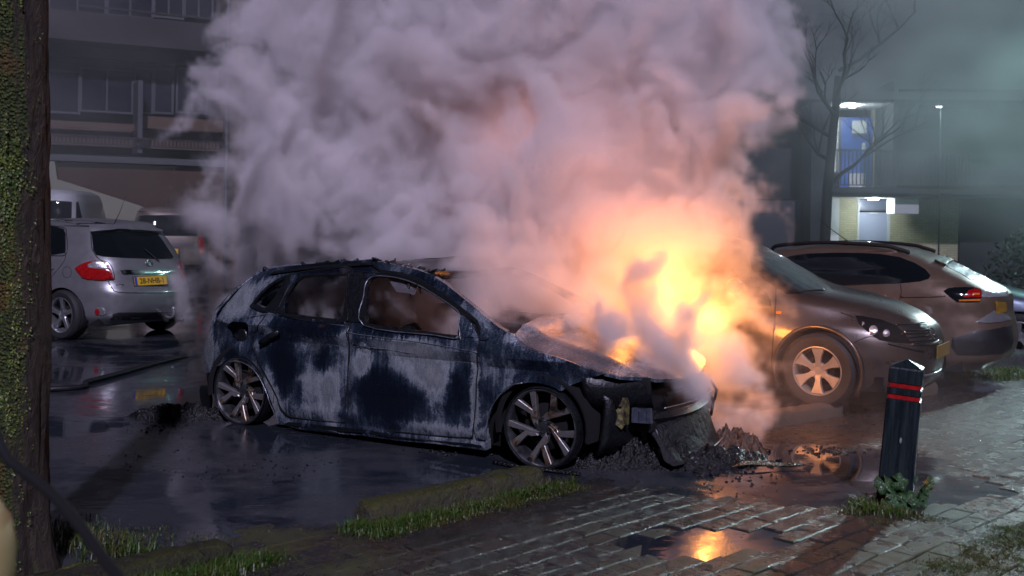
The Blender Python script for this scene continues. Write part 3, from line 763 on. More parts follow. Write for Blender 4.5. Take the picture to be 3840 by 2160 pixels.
m_yl = material('scorched_primer', (.2, .17, .07), .5, .3); t, b = PB(m_yl); c = t.coord('Object'); n = t.noise(c, 28, 5, .7)
t.l(t.ramp(n, [(.3, (.01, .01, .008)), (.48, (.09, .08, .045)), (.6, (.24, .20, .07)), (.75, (.20, .22, .18))]), b.inputs['Base Color']); t.l(t.bump(n, .6, .01), b.inputs['Normal'])
def k6plane(pts, v): return [polo.on_plane_v(*K6(*p), v) for p in pts]
vpl = -.66
pl = k6plane([(800, 610), (870, 598), (1080, 612), (1105, 660), (1098, 850), (1060, 860), (1035, 898), (1000, 862), (925, 830), (920, 780), (850, 740), (760, 715), (800, 690), (870, 660)], vpl)
hl = [k6plane([(a + 14 * math.cos(q), b + 14 * math.sin(q)) for q in [k * math.pi / 4 for k in range(8)]], vpl) for a, b in ((950, 685), (1022, 698))]
V, F = panel_mesh(pl, lambda a, b, d: (a, vpl + d + .012 * math.sin(a * 40), b), .012, hl, .03, 0); mesh_obj('bumper_bracket', V, F, m_yl, rl, False)
pl = k6plane([(1132, 700), (1300, 708), (1308, 845), (1130, 832)], -.62)
hl = [k6plane([(a - 5, 735), (a + 5, 735), (a + 5, 815), (a - 5, 815)], -.62) for a in (1195, 1265)]
V, F = panel_mesh(pl, lambda a, b, d: (a, -.62 + d, b), .03, hl, .03, 0)
mesh_obj('crash_plate', V, F, simple('galvanised_plate', (.16, .19, .26), .35, .7, .3, 30, .4), rl, False)
# hanging lower bumper skin and its bright rim
st = []
for k in range(9):
    f_ = k / 8; v = lerp(-.50, .34, f_)
    st.append([(nose(v) + du, v, z + .05 * f_) for du, z in ((.02, .26), (.06, .20), (.09, .13), (.12, .06), (.17, .035))])
st = [[(x + .035 * noise.noise(Vector((y * 12, z * 16, 2))), y, z + .03 * noise.noise(Vector((y * 9, z * 9, 7)))) for x, y, z in r_] for r_ in st]
sk = polo.loft('hanging_bumper_skin', st, simple('charred_skin', (.008, .008, .009), .62, 0, .8, 24, 1.0, 8, bdist=.03), fin=.012)
V, F = tube_data(smooth_pts([(nose(v) + .175, v, .045 + .05 * (v + .5) / .84) for v in (-.30, -.1, .1, .25, .34)], 5), .005, 6); mesh_obj('bumper_rim', V, F, M_alloy, rl)
V, F = tube_data(smooth_pts([(nose(v) + .195, v, .022 + .05 * (v + .5) / .84) for v in (-.30, -.1, .1, .25, .34)], 5), .004, 6); mesh_obj('bumper_rim', V, F, M_alloy, rl)
for a, b_, r in (((nose(-.45), -.46, .30), (nose(-.45) + .05, -.44, .05), .014), ((nose(.42) + .03, .44, .40), (nose(.42) + .05, .46, .20), .012), ((nose(.42) + .03, .50, .44), (nose(.42) + .06, .50, .30), .010)):
    V, F = tube_data([a, Vector(a).lerp(Vector(b_), .5) + Vector((.03, 0, 0)), b_], r, 6); mesh_obj('bent_strut', V, F, M_char, rl)
# rear corner lamp housing and torn bumper end
V, F = panel_mesh(S([(96, 1010), (110, 985), (150, 990), (165, 1060), (162, 1150), (130, 1152), (100, 1080)]), lambda a, b, d: (a, -polo.half(a, b) - .015 + d, b), .03, (), .03, 0)
mesh_obj('bumper_end', V, F, M_char, rl, False)
V, F = panel_mesh(S([(118, 905), (170, 890), (178, 960), (160, 1000), (130, 985)]), lambda a, b, d: (a, -polo.half(a, b) + .02 + d, b), .03, (), .03, 0)
mesh_obj('bumper_end', V, F, M_char, rl, False)
# ------------------------------------------------------------------ parked cars: lofted shells with panels laid onto them
from mathutils.bvhtree import BVHTree
def spl(tab, z, k):
    """Catmull-Rom lookup of column k in a table keyed by column 0"""
    n = len(tab)
    if z <= tab[0][0]: return tab[0][k]
    if z >= tab[-1][0]: return tab[-1][k]
    for i in range(n - 1):
        if z <= tab[i + 1][0]:
            t = (z - tab[i][0]) / (tab[i + 1][0] - tab[i][0]); a = tab[max(i - 1, 0)][k]; b = tab[i][k]; c = tab[i + 1][k]; d = tab[min(i + 2, n - 1)][k]
            return 0.5 * (2 * b + (c - a) * t * .7 + (-.7 * a * 0 + 0) + ((3 - .0) * (c - b) * 2 - 2 * .7 * (c - a) * 1 - .7 * (d - b)) * t * t + (.7 * (c - a) + .7 * (d - b) - 4 * (c - b)) * t ** 3)
class Shell(Car):
    def make(s, tab, mat, arches, crown=.03, na=88, nz=46, ar=.345, wellr=None):
        zs = []
        z0, z1 = tab[0][0], tab[-1][0]
        for i in range(nz + 1): zs.append(z0 + (z1 - z0) * (1 - (1 - i / nz) ** 1.35))
        V, F = [], []
        for z in zs:
            uf, ur, hw, nf, nr = (spl(tab, z, k) for k in range(1, 6))
            for j in range(na):
                a = 2 * math.pi * j / na; c, s_ = math.cos(a), math.sin(a); n = nf if c >= 0 else nr
                uc = 0.0 if uf > .25 else lerp(ur, uf, .5)
                ru = (uf - uc) if c >= 0 else (uc - ur)
                V.append((uc + ru * math.copysign(abs(c) ** (2 / n), c), hw * math.copysign(abs(s_) ** (2 / n), s_), z))
        for i in range(nz):
            for j in range(na): F.append((i * na + j, i * na + (j + 1) % na, (i + 1) * na + (j + 1) % na, (i + 1) * na + j))
        # roof cap, crowned
        uf, ur, hw = (spl(tab, z1, k) for k in (1, 2, 3)); base = nz * na
        for q, (sc, up) in enumerate(((.8, .4), (.5, .75), (.2, .95))):
            for j in range(na):
                x, y, z = V[base + j]; cx_ = (uf + ur) / 2; V.append((cx_ + (x - cx_) * sc, y * sc, z1 + crown * up))
            b0, b1 = base + q * na, base + (q + 1) * na
            for j in range(na): F.append((b0 + j, b0 + (j + 1) % na, b1 + (j + 1) % na, b1 + j))
        V.append(((uf + ur) / 2, 0, z1 + crown)); b1 = base + 3 * na; ci = len(V) - 1
        for j in range(na): F.append((b1 + j, b1 + (j + 1) % na, ci))
        F.append(tuple(range(na))[::-1])
        me0 = bpy.data.meshes.new('tmp'); me0.from_pydata(V, [], F)
        s.bvh = BVHTree.FromPolygons([Vector(v) for v in V], [tuple(f) for f in F if len(f) < 20])
        o = bpy.data.objects.new('tmp', me0); COL.objects.link(o)
        cut = bmesh.new()
        for ua, za in arches:
            for sd in (-1, 1):
                r = bmesh.ops.create_cone(cut, cap_ends=True, segments=40, radius1=ar, radius2=ar, depth=.40)
                bmesh.ops.transform(cut, matrix=Matrix.Translation((ua, sd * .82, za)) @ Matrix.Rotation(R(90), 4, 'X'), verts=r['verts'])
        mc = bpy.data.meshes.new('tmpc'); cut.to_mesh(mc); cut.free(); oc = bpy.data.objects.new('tmpc', mc); COL.objects.link(oc)
        md = o.modifiers.new('b', 'BOOLEAN'); md.object = oc; md.operation = 'DIFFERENCE'; md.solver = 'EXACT'
        dg = bpy.context.evaluated_depsgraph_get(); me = bpy.data.meshes.new_from_object(o.evaluated_get(dg)); me.name = 'body'
        bpy.data.objects.remove(o); bpy.data.objects.remove(oc)
        b = link_mesh('body', me, [mat, M_inner], s.root); shade(b, 28)
        for p in me.polygons:
            c = p.center
            for ua, za in arches:
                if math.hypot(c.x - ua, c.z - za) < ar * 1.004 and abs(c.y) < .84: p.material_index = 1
        return b
    def hit(s, px, py):
        o, d = s.lray(px, py); h = s.bvh.ray_cast(o, d.normalized())
        if h[0] is None:
            t = -o.dot(d) / d.length_squared; q = s.bvh.find_nearest(o + d * (s.M.translation - Vector((0, 0, CAM_H))).length / d.length); return q[0], q[1]
        return h[0], (h[1] if h[1].dot(d) < 0 else -h[1])
    def decal(s, name, pts, K, mat, off=.004, fin=.012, step=12, parent=None, holes=(), roll=.002, smooth=True):
        poly = [K(*p) for p in pts]; hs = [[K(*p) for p in h] for h in holes]
        def f(a, b, dep):
            p, n = s.hit(a, b); return p + n * (off - dep)
        V, F = panel_mesh(poly, f, fin, hs, step, roll)
        o = mesh_obj(name, V, F, mat, parent or s.root, smooth=False); shade(o, 40); return o
    def line(s, name, pts, K, mat, r=.004, off=.0, parent=None, n=4, sub=5):
        q = [K(*p) for p in pts]; q = [tuple(p)[:2] for p in smooth_pts([(a, b, 0) for a, b in q], sub)]
        P_ = []
        for a, b in q:
            p, nn = s.hit(a, b); P_.append(p + nn * off)
        V, F = tube_data(P_, r, n + 2); return mesh_obj(name, V, F, mat, parent or s.root)
    def frame(s, px, py, K):
        p, n = s.hit(*K(px, py)); return p, n
def on_face(o, p, n, roll=0.0):
    """stand a flat thing (text, plate: local +z out, +y up) on a surface point"""
    z = n.normalized(); x = Vector((0, 0, 1)).cross(z).normalized(); y = z.cross(x)
    M_ = Matrix((x, y, z)).transposed().to_4x4(); o.location = p; o.rotation_euler = M_.to_euler()
def five_arm(w0=.16, w1=.20): return [(-w0, .18), (-w0 * .8, .5), (-w1 * .85, .97), (w1 * .85, .97), (w0 * .8, .5), (w0, .18)]
def put_wheels(s, us, z, v, rim_r, tyre_r, spokes, n, m_rim, dish=.03, width=.2, phase=0):
    first = {}
    for sd in (s.side, -s.side):
        for u in us:
            wheel('wheel', s.root, (u, sd * v, z), sd, rim_r, tyre_r, spokes, n, m_rim, M_tyre, M_inner, width, phase, dish)
# ---- silver hatchback seen from behind
def K9(a, b): return (160 + a / 2.787, 780 + b / 2.787)
h1 = math.atan2(.479, -.878); f1 = Vector((math.cos(h1), math.sin(h1), 0)); l1 = Vector((-f1.y, f1.x, 0))
hubp = P(228, 1184, 13.35); hubp.z = 0
A = Shell('parked_car', hubp - l1 * .86 + f1 * 1.3 + Vector((0, 0, -.03)), h1, 'silver hatchback seen from behind, beside the tree trunk, with a yellow plate and red lamps', 'car', 'cars parked in the lot')
A.side = 1
A.make([(.20, 2.02, -1.93, .80, 3, 4.5), (.30, 2.10, -2.06, .85, 3, 4.5), (.45, 2.17, -2.11, .872, 3, 4.2), (.60, 2.16, -2.11, .88, 2.8, 4.2), (.72, 2.08, -2.04, .878, 2.8, 4.2), (.86, 1.85, -2.01, .868, 3, 4.2), (.97, 1.30, -1.97, .845, 3.4, 4.2), (1.08, 1.0, -1.90, .80, 4, 4.4), (1.22, .72, -1.79, .74, 4, 4.6), (1.35, .45, -1.67, .68, 4, 5), (1.44, .20, -1.56, .62, 4, 5), (1.485, -.10, -1.45, .52, 4, 5), (1.50, -.3, -1.25, .40, 3, 4)], M_silver, ((1.3, .31), (-1.3, .31)))
put_wheels(A, (1.3, -1.3), .31, .865, .215, .315, [five_arm(.13, .17)], 5, M_alloy)
A.decal('rear_window', [(512, 262), (860, 250), (1200, 272), (1250, 335), (1365, 510), (1352, 532), (1200, 535), (900, 525), (640, 510), (560, 492), (530, 440)], K9, M_glass, .006)
A.decal('side_window', [(-140, 168), (20, 180), (150, 198), (222, 222), (240, 262), (241, 440), (236, 470), (100, 492), (-140, 500)], K9, M_glass, .004)
A.line('window_trim', [(-140, 160), (20, 176), (150, 192), (230, 215), (250, 262), (248, 478), (100, 500), (-140, 508)], K9, M_black, .006, .002)
A.decal('spoiler', [(496, 214), (700, 196), (1000, 210), (1226, 252), (1222, 272), (1000, 252), (760, 248), (510, 266)], K9, M_silver, .055, .05)
A.decal('roof_panel', [(60, 125), (250, 118), (480, 135), (740, 168), (1000, 200), (1190, 240), (1000, 205), (700, 192), (500, 205), (300, 160)], K9, M_glass, .004)
for pts, cl in (([(340, 632), (400, 590), (470, 565), (560, 550), (640, 560), (690, 600), (722, 668), (742, 742), (650, 758), (520, 752), (430, 738), (380, 690)], [(480, 600), (540, 560), (600, 556), (660, 580), (700, 640), (600, 640), (490, 628)]),
                ([(1415, 565), (1440, 562), (1480, 590), (1520, 640), (1535, 742), (1500, 755), (1445, 752), (1432, 660)], [(1440, 580), (1478, 600), (1510, 640), (1445, 636)])):
    tl = A.decal('tail_lamp', pts, K9, M_red, .022, .03, 7, roll=.010)
    A.decal('clear_lens', cl, K9, M_clear, .030, .014, 6, parent=tl, roll=.004)
A.decal('chrome_strip', [(805, 655), (830, 650), (1385, 656), (1390, 664), (1384, 684), (840, 690), (822, 678)], K9, M_chrome, .02, .03, 8)
A.line('shut_line', [(505, 228), (512, 400), (545, 480), (600, 540), (690, 575), (735, 650), (748, 745), (690, 762), (720, 830), (790, 880), (1100, 888), (1430, 880), (1475, 840), (1482, 760), (1440, 752)], K9, M_gap, .006, .000)
A.line('shut_line', [(241, 470), (238, 520), (200, 590), (110, 700), (40, 800)], K9, M_gap, .004)
A.line('shut_line', [(470, 742), (560, 760), (690, 764)], K9, M_gap, .004)
fl = [(255 + 46 * math.cos(k * math.pi / 8), 671 + 58 * math.sin(k * math.pi / 8)) for k in range(17)]
A.line('fuel_flap', fl, K9, M_gap, .003, 0, sub=2)
A.decal('rear_valance', [(700, 1165), (735, 1110), (790, 1092), (1100, 1090), (1480, 1085), (1496, 1110), (1500, 1150), (1300, 1168), (900, 1172)], K9, M_black, .006, .02)
hs = A.decal('fog_lamp_housing', [(545 + 0, 1060), (570, 1036), (630, 1040), (662, 1070), (662, 1105), (630, 1122), (570, 1122), (548, 1100)], K9, M_silver, .012, .02, 6, roll=.008)
A.decal('reflector', [(574 + 25 * math.cos(k * .6), 1082 + 32 * math.sin(k * .6)) for k in range(10)], K9, M_red, .018, .02, 6, parent=hs)
A.decal('reflector', [(1538, 1025), (1565, 1030), (1560, 1085), (1535, 1090)], K9, M_red, .012, .02, 6)
A.decal('door_handle', [(15, 622), (90, 615), (122, 632), (90, 652), (15, 655)], K9, M_alloy, .03, .03, 6, roll=.01)
p0, n0 = A.frame(1105, 575, K9)
em = empty('emblem'); em.parent = A.root; on_face(em, p0 + n0 * .014, n0)
for sx, sy, dx in ((.058, .040, 0), (.022, .036, 0), (.040, .018, .010)):
    V, F = tube_data([(sx * math.cos(k * math.pi / 12), dx + sy * math.sin(k * math.pi / 12), 0) for k in range(25)], .0055, 6); mesh_obj('emblem_ring', V, F, M_chrome, em)
pa, na_ = A.hit(*K9(938, 765)); pb, nb_ = A.hit(*K9(1288, 765)); pc = (pa + pb) / 2
xdir = (pb - pa).normalized(); nrm = (na_ + nb_).normalized(); 
pl = empty('number_plate'); pl.parent = A.root; on_face(pl, pc + nrm * .03, nrm)
box('plate_board', (0, 0, 0), (.50, .112, .006), M_yellow, pl, .002); box('plate_frame', (0, -.004, -.006), (.52, .136, .008), M_black, pl, .003)
box('blue_band', (-.228, 0, .0035), (.04, .108, .003), simple('plate_blue', (.03, .05, .30), .4, 0, .1), pl)
text_mesh('plate_text', '28-NHB-1', .098, M_platetext, pl, (.018, -.003, .0045), (0, 0, 0), .0008, .92)
for x, y, body, w in ((805, 805, 'AURIS', .8), (1390, 800, '1.6-VVTi', .8)):
    p0, n0 = A.frame(x, y, K9); tx = text_mesh('badge', body, .032, M_chrome, A.root, (0, 0, 0), (0, 0, 0), .002, 1.1); on_face(tx, p0 + n0 * .004, n0)
A.line('wiper', [(1060, 440), (1110, 480), (1165, 530), (1205, 560)], K9, M_black, .010, .02)
p0, _ = A.frame(745, 170, K9); V, F = tube_data([p0, p0 + Vector((-.09, -.02, .17)), p0 + Vector((-.17, -.03, .36))], [.006, .003, .002], 6); mesh_obj('antenna', V, F, M_black, A.root)
V, F = tube_data(smooth_pts([Vector((-2.08, -.12, .27)), Vector((-2.18, -.12, .26)), Vector((-2.22, -.12, .31)), Vector((-2.22, -.12, .36))], 4), .014, 8); tb = mesh_obj('tow_bar', V, F, M_alloy, A.root)
bm = bmesh.new(); bmesh.ops.create_uvsphere(bm, u_segments=10, v_segments=8, radius=.026, matrix=Matrix.Translation((-2.22, -.12, .38))); bm_obj('tow_ball', bm, M_alloy, tb, True)
box('underbody', (0, 0, .24), (3.6, 1.4, .12), M_inner, A.root)
V, F = tube_data([(-1.95, -.45, .2), (-2.05, -.45, .2)], .03, 10); mesh_obj('exhaust', V, F, M_black, A.root)
# ---- grey car on the right, nose towards us
def K10(a, b): return (2600 + a / 2.07, 860 + b / 2.07)
def K11(a, b): return (3000 + a / 3.15, 1100 + b / 3.15)
def K13(a, b): return (2700 + a / 4.026, 880 + b / 4.026)
h2 = R(-33); f2 = Vector((math.cos(h2), math.sin(h2), 0)); l2 = Vector((-f2.y, f2.x, 0))
hp = P(3066, 1391, 8.95); hz_ = hp.z; hp.z = 0
B = Shell('parked_car', hp + l2 * .87 - f2 * 1.31 + Vector((0, 0, hz_ - .31)), h2, 'dark grey car with a glowing orange-lit hubcap, nose towards the black post', 'car', 'cars parked in the lot')
B.side = -1
B.make([(.15, 2.02, -2.1, .84, 3.6, 4), (.22, 2.08, -2.2, .875, 3.4, 4), (.40, 2.11, -2.25, .888, 3.2, 4), (.55, 2.11, -2.26, .89, 3.0, 4), (.66, 2.08, -2.25, .885, 2.8, 4), (.76, 1.97, -2.24, .875, 2.5, 4), (.84, 1.80, -2.22, .865, 2.6, 4), (.91, 1.52, -2.2, .85, 2.8, 4), (.97, 1.12, -2.18, .83, 3.4, 4), (1.05, .90, -2.10, .80, 4, 4), (1.18, .66, -1.96, .74, 4, 4), (1.30, .42, -1.80, .68, 4, 4), (1.40, .16, -1.6, .61, 4, 4), (1.45, -.10, -1.4, .52, 4, 4), (1.465, -.3, -1.2, .40, 3, 4)], M_greycar, ((1.31, .31), (-1.31, .31)), ar=.35)
cov = [(-.15, .16), (-.11, .40), (-.15, .62), (-.27, .94), (.27, .94), (.15, .62), (.11, .40), (.15, .16)]
put_wheels(B, (1.31, -1.31), .31, .885, .200, .315, [cov], 6, M_cover, .028, .2, R(0))
for pts in ([(1255, 668), (1330, 678), (1450, 700), (1570, 742), (1630, 800), (1692, 885), (1560, 880), (1440, 858), (1360, 800), (1290, 740)],):
    hl_ = B.decal('headlight', pts, K10, M_glass, .010, .02, 9, roll=.006)
    for c_, rx, ry in (((1318, 735), 12, 22), ((1395, 785), 36, 38), ((1495, 810), 30, 32)):
        B.decal('lamp_reflector', [(c_[0] + rx * math.cos(k * .7), c_[1] + ry * math.sin(k * .7)) for k in range(9)], K10, M_clear, .016, .02, 7, parent=hl_, roll=.008)
B.decal('grille', [(1605, 745), (1700, 735), (1805, 742), (1840, 790), (1895, 868), (1880, 905), (1730, 902), (1665, 830)], K10, M_black, .006, .01, 10)
B.line('chrome_bar', [(1215, 466), (1320, 462), (1430, 455), (1500, 440)], K11, M_chrome, .016, .02)
B.line('grille_rim', [(1130, 385), (1220, 378), (1350, 375), (1450, 350), (1500, 352)], K11, M_chrome, .006, .01)
B.line('grille_rim', [(1320, 605), (1450, 600), (1560, 590), (1630, 560)], K11, M_chrome, .010, .01)
B.line('grille_slat', [(1270, 520), (1400, 512), (1540, 500)], K11, M_black, .008, .012); B.line('grille_slat', [(1300, 565), (1420, 560), (1580, 540)], K11, M_black, .008, .012)
pe, ne = B.frame(1545, 480, K11); V, F = tube_data([(0.045 * math.cos(k * math.pi / 8), .045 * math.sin(k * math.pi / 8), 0) for k in range(17)], .006, 6)
em = empty('emblem'); em.parent = B.root; on_face(em, pe + ne * .02, ne); mesh_obj('emblem_ring', V, F, M_chrome, em)
V, F = tube_data([(-.045, .01, 0), (.01, .006, 0), (-.01, -.006, 0), (.045, -.01, 0)], .006, 5); mesh_obj('emblem_bolt', V, F, M_chrome, em)
pp, pn = B.frame(1578, 755, K11); pn = Vector((pn.x, pn.y, 0)).normalized()
pl = empty('number_plate'); pl.parent = B.root; on_face(pl, Vector((2.135, 0, .47)), Vector((1, 0, 0))); box('plate_board', (0, 0, 0), (.50, .112, .01), M_yellowd, pl, .002)
B.line('shut_line', [(845, 740), (840, 1000), (832, 1150), (825, 1449)], K13, M_gap, .005)
B.line('shut_line', [(625, 740), (615, 900), (605, 1075)], K10, M_gap, .005)
B.line('shut_line', [(640, 580), (800, 515), (900, 520)], K11, M_gap, .004)
B.line('shut_line', [(480, 225), (640, 285), (800, 330), (1000, 360), (1120, 385)], K11, M_gap, .004)
B.decal('side_indicator', [(842, 1152), (935, 1162), (920, 1202), (845, 1195)], K13, M_orange, .01, .012, 6, roll=.005)
B.decal('side_window', [(-900, 560), (-300, 560), (60, 590), (200, 640), (350, 700), (450, 760), (600, 800), (700, 870), (770, 1000), (780, 1085), (600, 1095), (300, 1090), (60, 1080), (-900, 1060)], K13, M_glass, .004)
B.decal('windscreen', [(450, 330), (620, 330), (810, 378), (1050, 500), (1300, 640), (1590, 820), (1580, 868), (1350, 880), (1170, 890), (1010, 895), (850, 800), (640, 660), (480, 520)], K13, M_glass, .004)
B.line('wiper', [(1170, 885), (1350, 880), (1570, 866)], K13, M_black, .008, .02)
B.line('bumper_strip', [(1040, 590), (1180, 625), (1320, 660), (1450, 690)], K11, M_black, .010, .004)
B.line('bumper_lip', [(1430, 965), (1520, 950), (1600, 920), (1640, 888)], K11, M_alloy, .010, .02)
for ua in (1.31, -1.31):
    V, F = tube_data([(ua + .372 * math.cos(a), -spl([(0, 0, 0, .875)], 0, 3) - .012, .31 + .372 * math.sin(a)) for a in [R(-28) + k * R(236) / 30 for k in range(31)]], .018, 8); mesh_obj('arch_lip', V, F, M_greycar, B.root)
box('underbody', (0, 0, .22), (3.6, 1.4, .12), M_inner, B.root)
bm = bmesh.new(); bmesh.ops.create_uvsphere(bm, u_segments=16, v_segments=10, radius=.1, matrix=Matrix.Translation((.60, -.96, .99)) @ Matrix.Diagonal((.7, 1.0, .75, 1))); bm_obj('wing_mirror', bm, M_greycar, B.root, True)
# ---- pale suv coupe behind it, tail towards us
def K12(a, b): return (3300 + a / 2.415, 900 + b / 2.415)
h3 = R(144); f3 = Vector((math.cos(h3), math.sin(h3), 0)); l3 = Vector((-f3.y, f3.x, 0))
rc = P(3400, 1290, 11.2); z3 = -.15; rc.z = 0
C_ = Shell('parked_car', rc - l3 * .87 + f3 * 1.28 + Vector((0, 0, z3)), h3, 'pale silver suv coupe with black roof rails, tail to the right behind the grey car', 'car', 'cars parked in the lot')
C_.side = 1
C_.make([(.20, 1.9, -1.95, .82, 3, 4), (.32, 2.05, -2.1, .86, 3, 4), (.5, 2.1, -2.15, .88, 3, 3.8), (.68, 2.08, -2.13, .88, 3, 3.6), (.80, 2.0, -2.10, .872, 3, 3.6), (.90, 1.85, -2.10, .865, 3, 3.6), (.99, 1.45, -2.08, .85, 3, 3.6), (1.04, 1.1, -2.00, .83, 3.4, 3.8), (1.12, .95, -1.84, .80, 4, 4), (1.24, .70, -1.60, .74, 4, 4.4), (1.35, .45, -1.36, .69, 4, 4.6), (1.43, .2, -1.12, .63, 4, 5), (1.475, -.05, -.9, .52, 4, 4), (1.49, -.2, -.7, .40, 3, 4)], M_suvp, ((1.28, .33), (-1.28, .33)), ar=.37)
put_wheels(C_, (1.28, -1.28), .33, .87, .22, .335, [five_arm(.13, .17)], 5, M_alloy)
C_.decal('side_window', [(690, 232), (760, 205), (900, 188), (1100, 182), (1300, 184), (1450, 192), (1600, 215), (1720, 262), (1800, 310), (1840, 358), (1825, 385), (1760, 405), (1600, 420), (1300, 430), (1040, 440), (860, 400)], K10, M_glass, .004, .012, 14)
C_.decal('rear_window', [(598, 236), (650, 212), (735, 208), (820, 232), (920, 285), (1010, 345), (985, 366), (900, 366), (820, 358), (740, 310)], K12, material('misted_glass', (.10, .12, .15), .35), .006, .012, 9)
C_.decal('roof_spoiler', [(488, 196), (560, 165), (640, 150), (752, 156), (690, 182), (620, 214), (590, 240), (540, 222)], K12, M_black, .03, .04, 9)
tl = C_.decal('tail_lamp', [(575, 465), (620, 437), (700, 431), (830, 430), (912, 448), (915, 520), (902, 560), (800, 564), (700, 562), (640, 520)], K12, M_glass, .010, .02, 9)
C_.decal('red_lens', [(750, 520), (800, 462), (850, 448), (905, 450), (908, 520)], K12, M_red, .016, .02, 8, parent=tl)
C_.decal('reversing_lens', [(832, 486), (896, 486), (896, 502), (834, 502)], K12, M_orange, .02, .012, 7, parent=tl); C_.decal('reversing_lens', [(712, 542), (902, 536), (898, 555), (712, 556)], K12, M_orange, .02, .012, 8, parent=tl)
C_.decal('light_bar', [(918, 458), (1050, 440), (1148, 432), (1156, 470), (1152, 512), (1050, 518), (918, 522)], K12, M_clear, .012, .02, 9)
C_.decal('bumper_skirt', [(655, 885), (760, 862), (860, 822), (1000, 812), (1190, 770), (1204, 900), (1195, 990), (1100, 1030), (900, 1045), (700, 1040), (640, 960)], K12, M_black, .008, .02, 12)
C_.decal('bumper_insert', [(865, 745), (950, 690), (1030, 640), (1110, 660), (1160, 690), (1186, 722), (1080, 745), (980, 752)], K12, M_silver, .012, .02, 9)
pl = C_.decal('number_plate', [(1034, 556), (1134, 566), (1140, 646), (1048, 680)], K12, M_yellowd, .016, .02, 9)
C_.line('waist_line', [(190, 516), (400, 514), (590, 508)], K12, M_suvp, .010, .0)
C_.line('shut_line', [(185, 400), (192, 480), (165, 560), (118, 622)], K12, M_gap, .004)
C_.line('shut_line', [(1310, 430), (1000, 440)], K10, M_gap, .004)
C_.decal('door_handle', [(1425, 516), (1500, 514), (1512, 526), (1500, 540), (1425, 538)], K10, M_suvp, .03, .03, 7, roll=.01)
for sd in (1, -1):
    V, F = tube_data(smooth_pts([(.35, sd * .55, 1.40), (.25, sd * .56, 1.455), (-.3, sd * .555, 1.50), (-.9, sd * .53, 1.48), (-1.1, sd * .52, 1.44), (-1.2, sd * .52, 1.41)], 5), .022, 8); mesh_obj('roof_rail', V, F, M_black, C_.root)
p0, n0 = C_.frame(1225, 112, K10); V, F = tube_data([p0, p0 + Vector((.20, .0, .14)), p0 + Vector((.38, 0, .28))], [.006, .004, .002], 6); mesh_obj('antenna', V, F, M_black, C_.root)
box('underbody', (0, 0, .26), (3.6, 1.4, .14), M_inner, C_.root)
# ---- dark blue-grey car cut by the right edge
rc = P(3822, 1262, 15.2); h4 = R(-24); f4 = Vector((math.cos(h4), math.sin(h4), 0)); l4 = Vector((-f4.y, f4.x, 0)); z4 = rc.z - .31; rc.z = 0
D_ = Shell('parked_car', rc + l4 * .87 + f4 * 1.3 * -1 + Vector((0, 0, z4)), h4, 'dark blue-grey car half out of view at the right edge', 'car', 'cars parked in the lot'); D_.side = -1
D_.make([(.17, 1.95, -2.0, .80, 3, 4), (.26, 2.13, -2.1, .86, 2.8, 4), (.5, 2.22, -2.16, .885, 2.6, 4), (.66, 2.17, -2.15, .88, 2.5, 4), (.80, 2.0, -2.14, .87, 2.5, 4), (.91, 1.52, -2.1, .85, 2.8, 4), (.98, 1.12, -2.08, .83, 3.4, 4), (1.18, .66, -1.96, .74, 4, 4), (1.35, .32, -1.78, .64, 4, 4), (1.44, -.10, -1.6, .5, 4, 4), (1.46, -.3, -1.5, .40, 3, 4)], M_bluegrey, ((1.3, .31), (-1.3, .31)), ar=.35, na=64, nz=30)
put_wheels(D_, (1.3, -1.3), .31, .885, .205, .315, [five_arm(.14, .2)], 5, M_alloy)
V, F = panel_mesh([(-1.5, .98), (.85, 1.0), (.5, 1.22), (.1, 1.34), (-1.3, 1.34)], lambda a, b, d: (a, -(.845 - (b - .97) * .53 + .008 - d), b), .01, (), .2, 0); mesh_obj('side_window', V, F, M_glass, D_.root)
# ---- beige people carrier behind the silver hatchback
E0 = P(636, 1000, 25.6); E0.z = 0; h5 = R(108); f5 = Vector((math.cos(h5), math.sin(h5), 0))
E_ = Shell('parked_van', E0 + f5 * 2.3, h5, 'beige people carrier with a dark rear window behind the silver hatchback', 'van', 'vans by the flats'); E_.side = -1
E_.make([(.25, 2.1, -2.0, .86, 3, 5), (.40, 2.25, -2.24, .92, 3, 5), (.6, 2.25, -2.26, .94, 3, 5), (.85, 2.1, -2.24, .935, 3, 5), (1.0, 1.7, -2.22, .92, 3, 5), (1.15, 1.2, -2.18, .90, 4, 5), (1.4, .8, -2.10, .86, 4, 5), (1.62, .4, -2.0, .80, 4, 5), (1.74, 0, -1.9, .70, 4, 5), (1.77, -.2, -1.7, .5, 4, 4)], M_beige, ((1.4, .32), (-1.4, .32)), ar=.36, na=64, nz=30)
put_wheels(E_, (1.4, -1.4), .32, .92, .21, .32, [five_arm(.14, .2)], 5, M_alloy)
def K14(a, b): return (a / 2.0125, 640 + b / 2.0125)
E_.decal('rear_window', [(1030, 345), (1100, 338), (1300, 336), (1450, 342), (1484, 380), (1490, 470), (1488, 494), (1240, 492), (1050, 488), (1010, 420)], K14, M_glass, .012, .012, 7)
E_.decal('lower_band', [(1010, 535), (1250, 533), (1492, 540), (1500, 582), (1250, 585), (1015, 580)], K14, paint('brown_band_paint', (.12, .10, .10), .3), .006, .01, 8)
E_.decal('tail_lamp', [(1496, 500), (1530, 505), (1545, 560), (1540, 628), (1502, 628)], K14, M_red, .014, .02, 6)
E_.decal('indicator_lens', [(1504, 600), (1538, 600), (1538, 626), (1504, 626)], K14, M_orange, .02, .02, 6)
E_.decal('number_plate', [(1180, 590), (1345, 590), (1345, 660), (1180, 660)], K14, M_yellow, .014, .02, 8)
E_.decal('plate_recess', [(1150, 580), (1360, 580), (1362, 680), (1150, 680)], K14, M_black, .008, .01, 8)
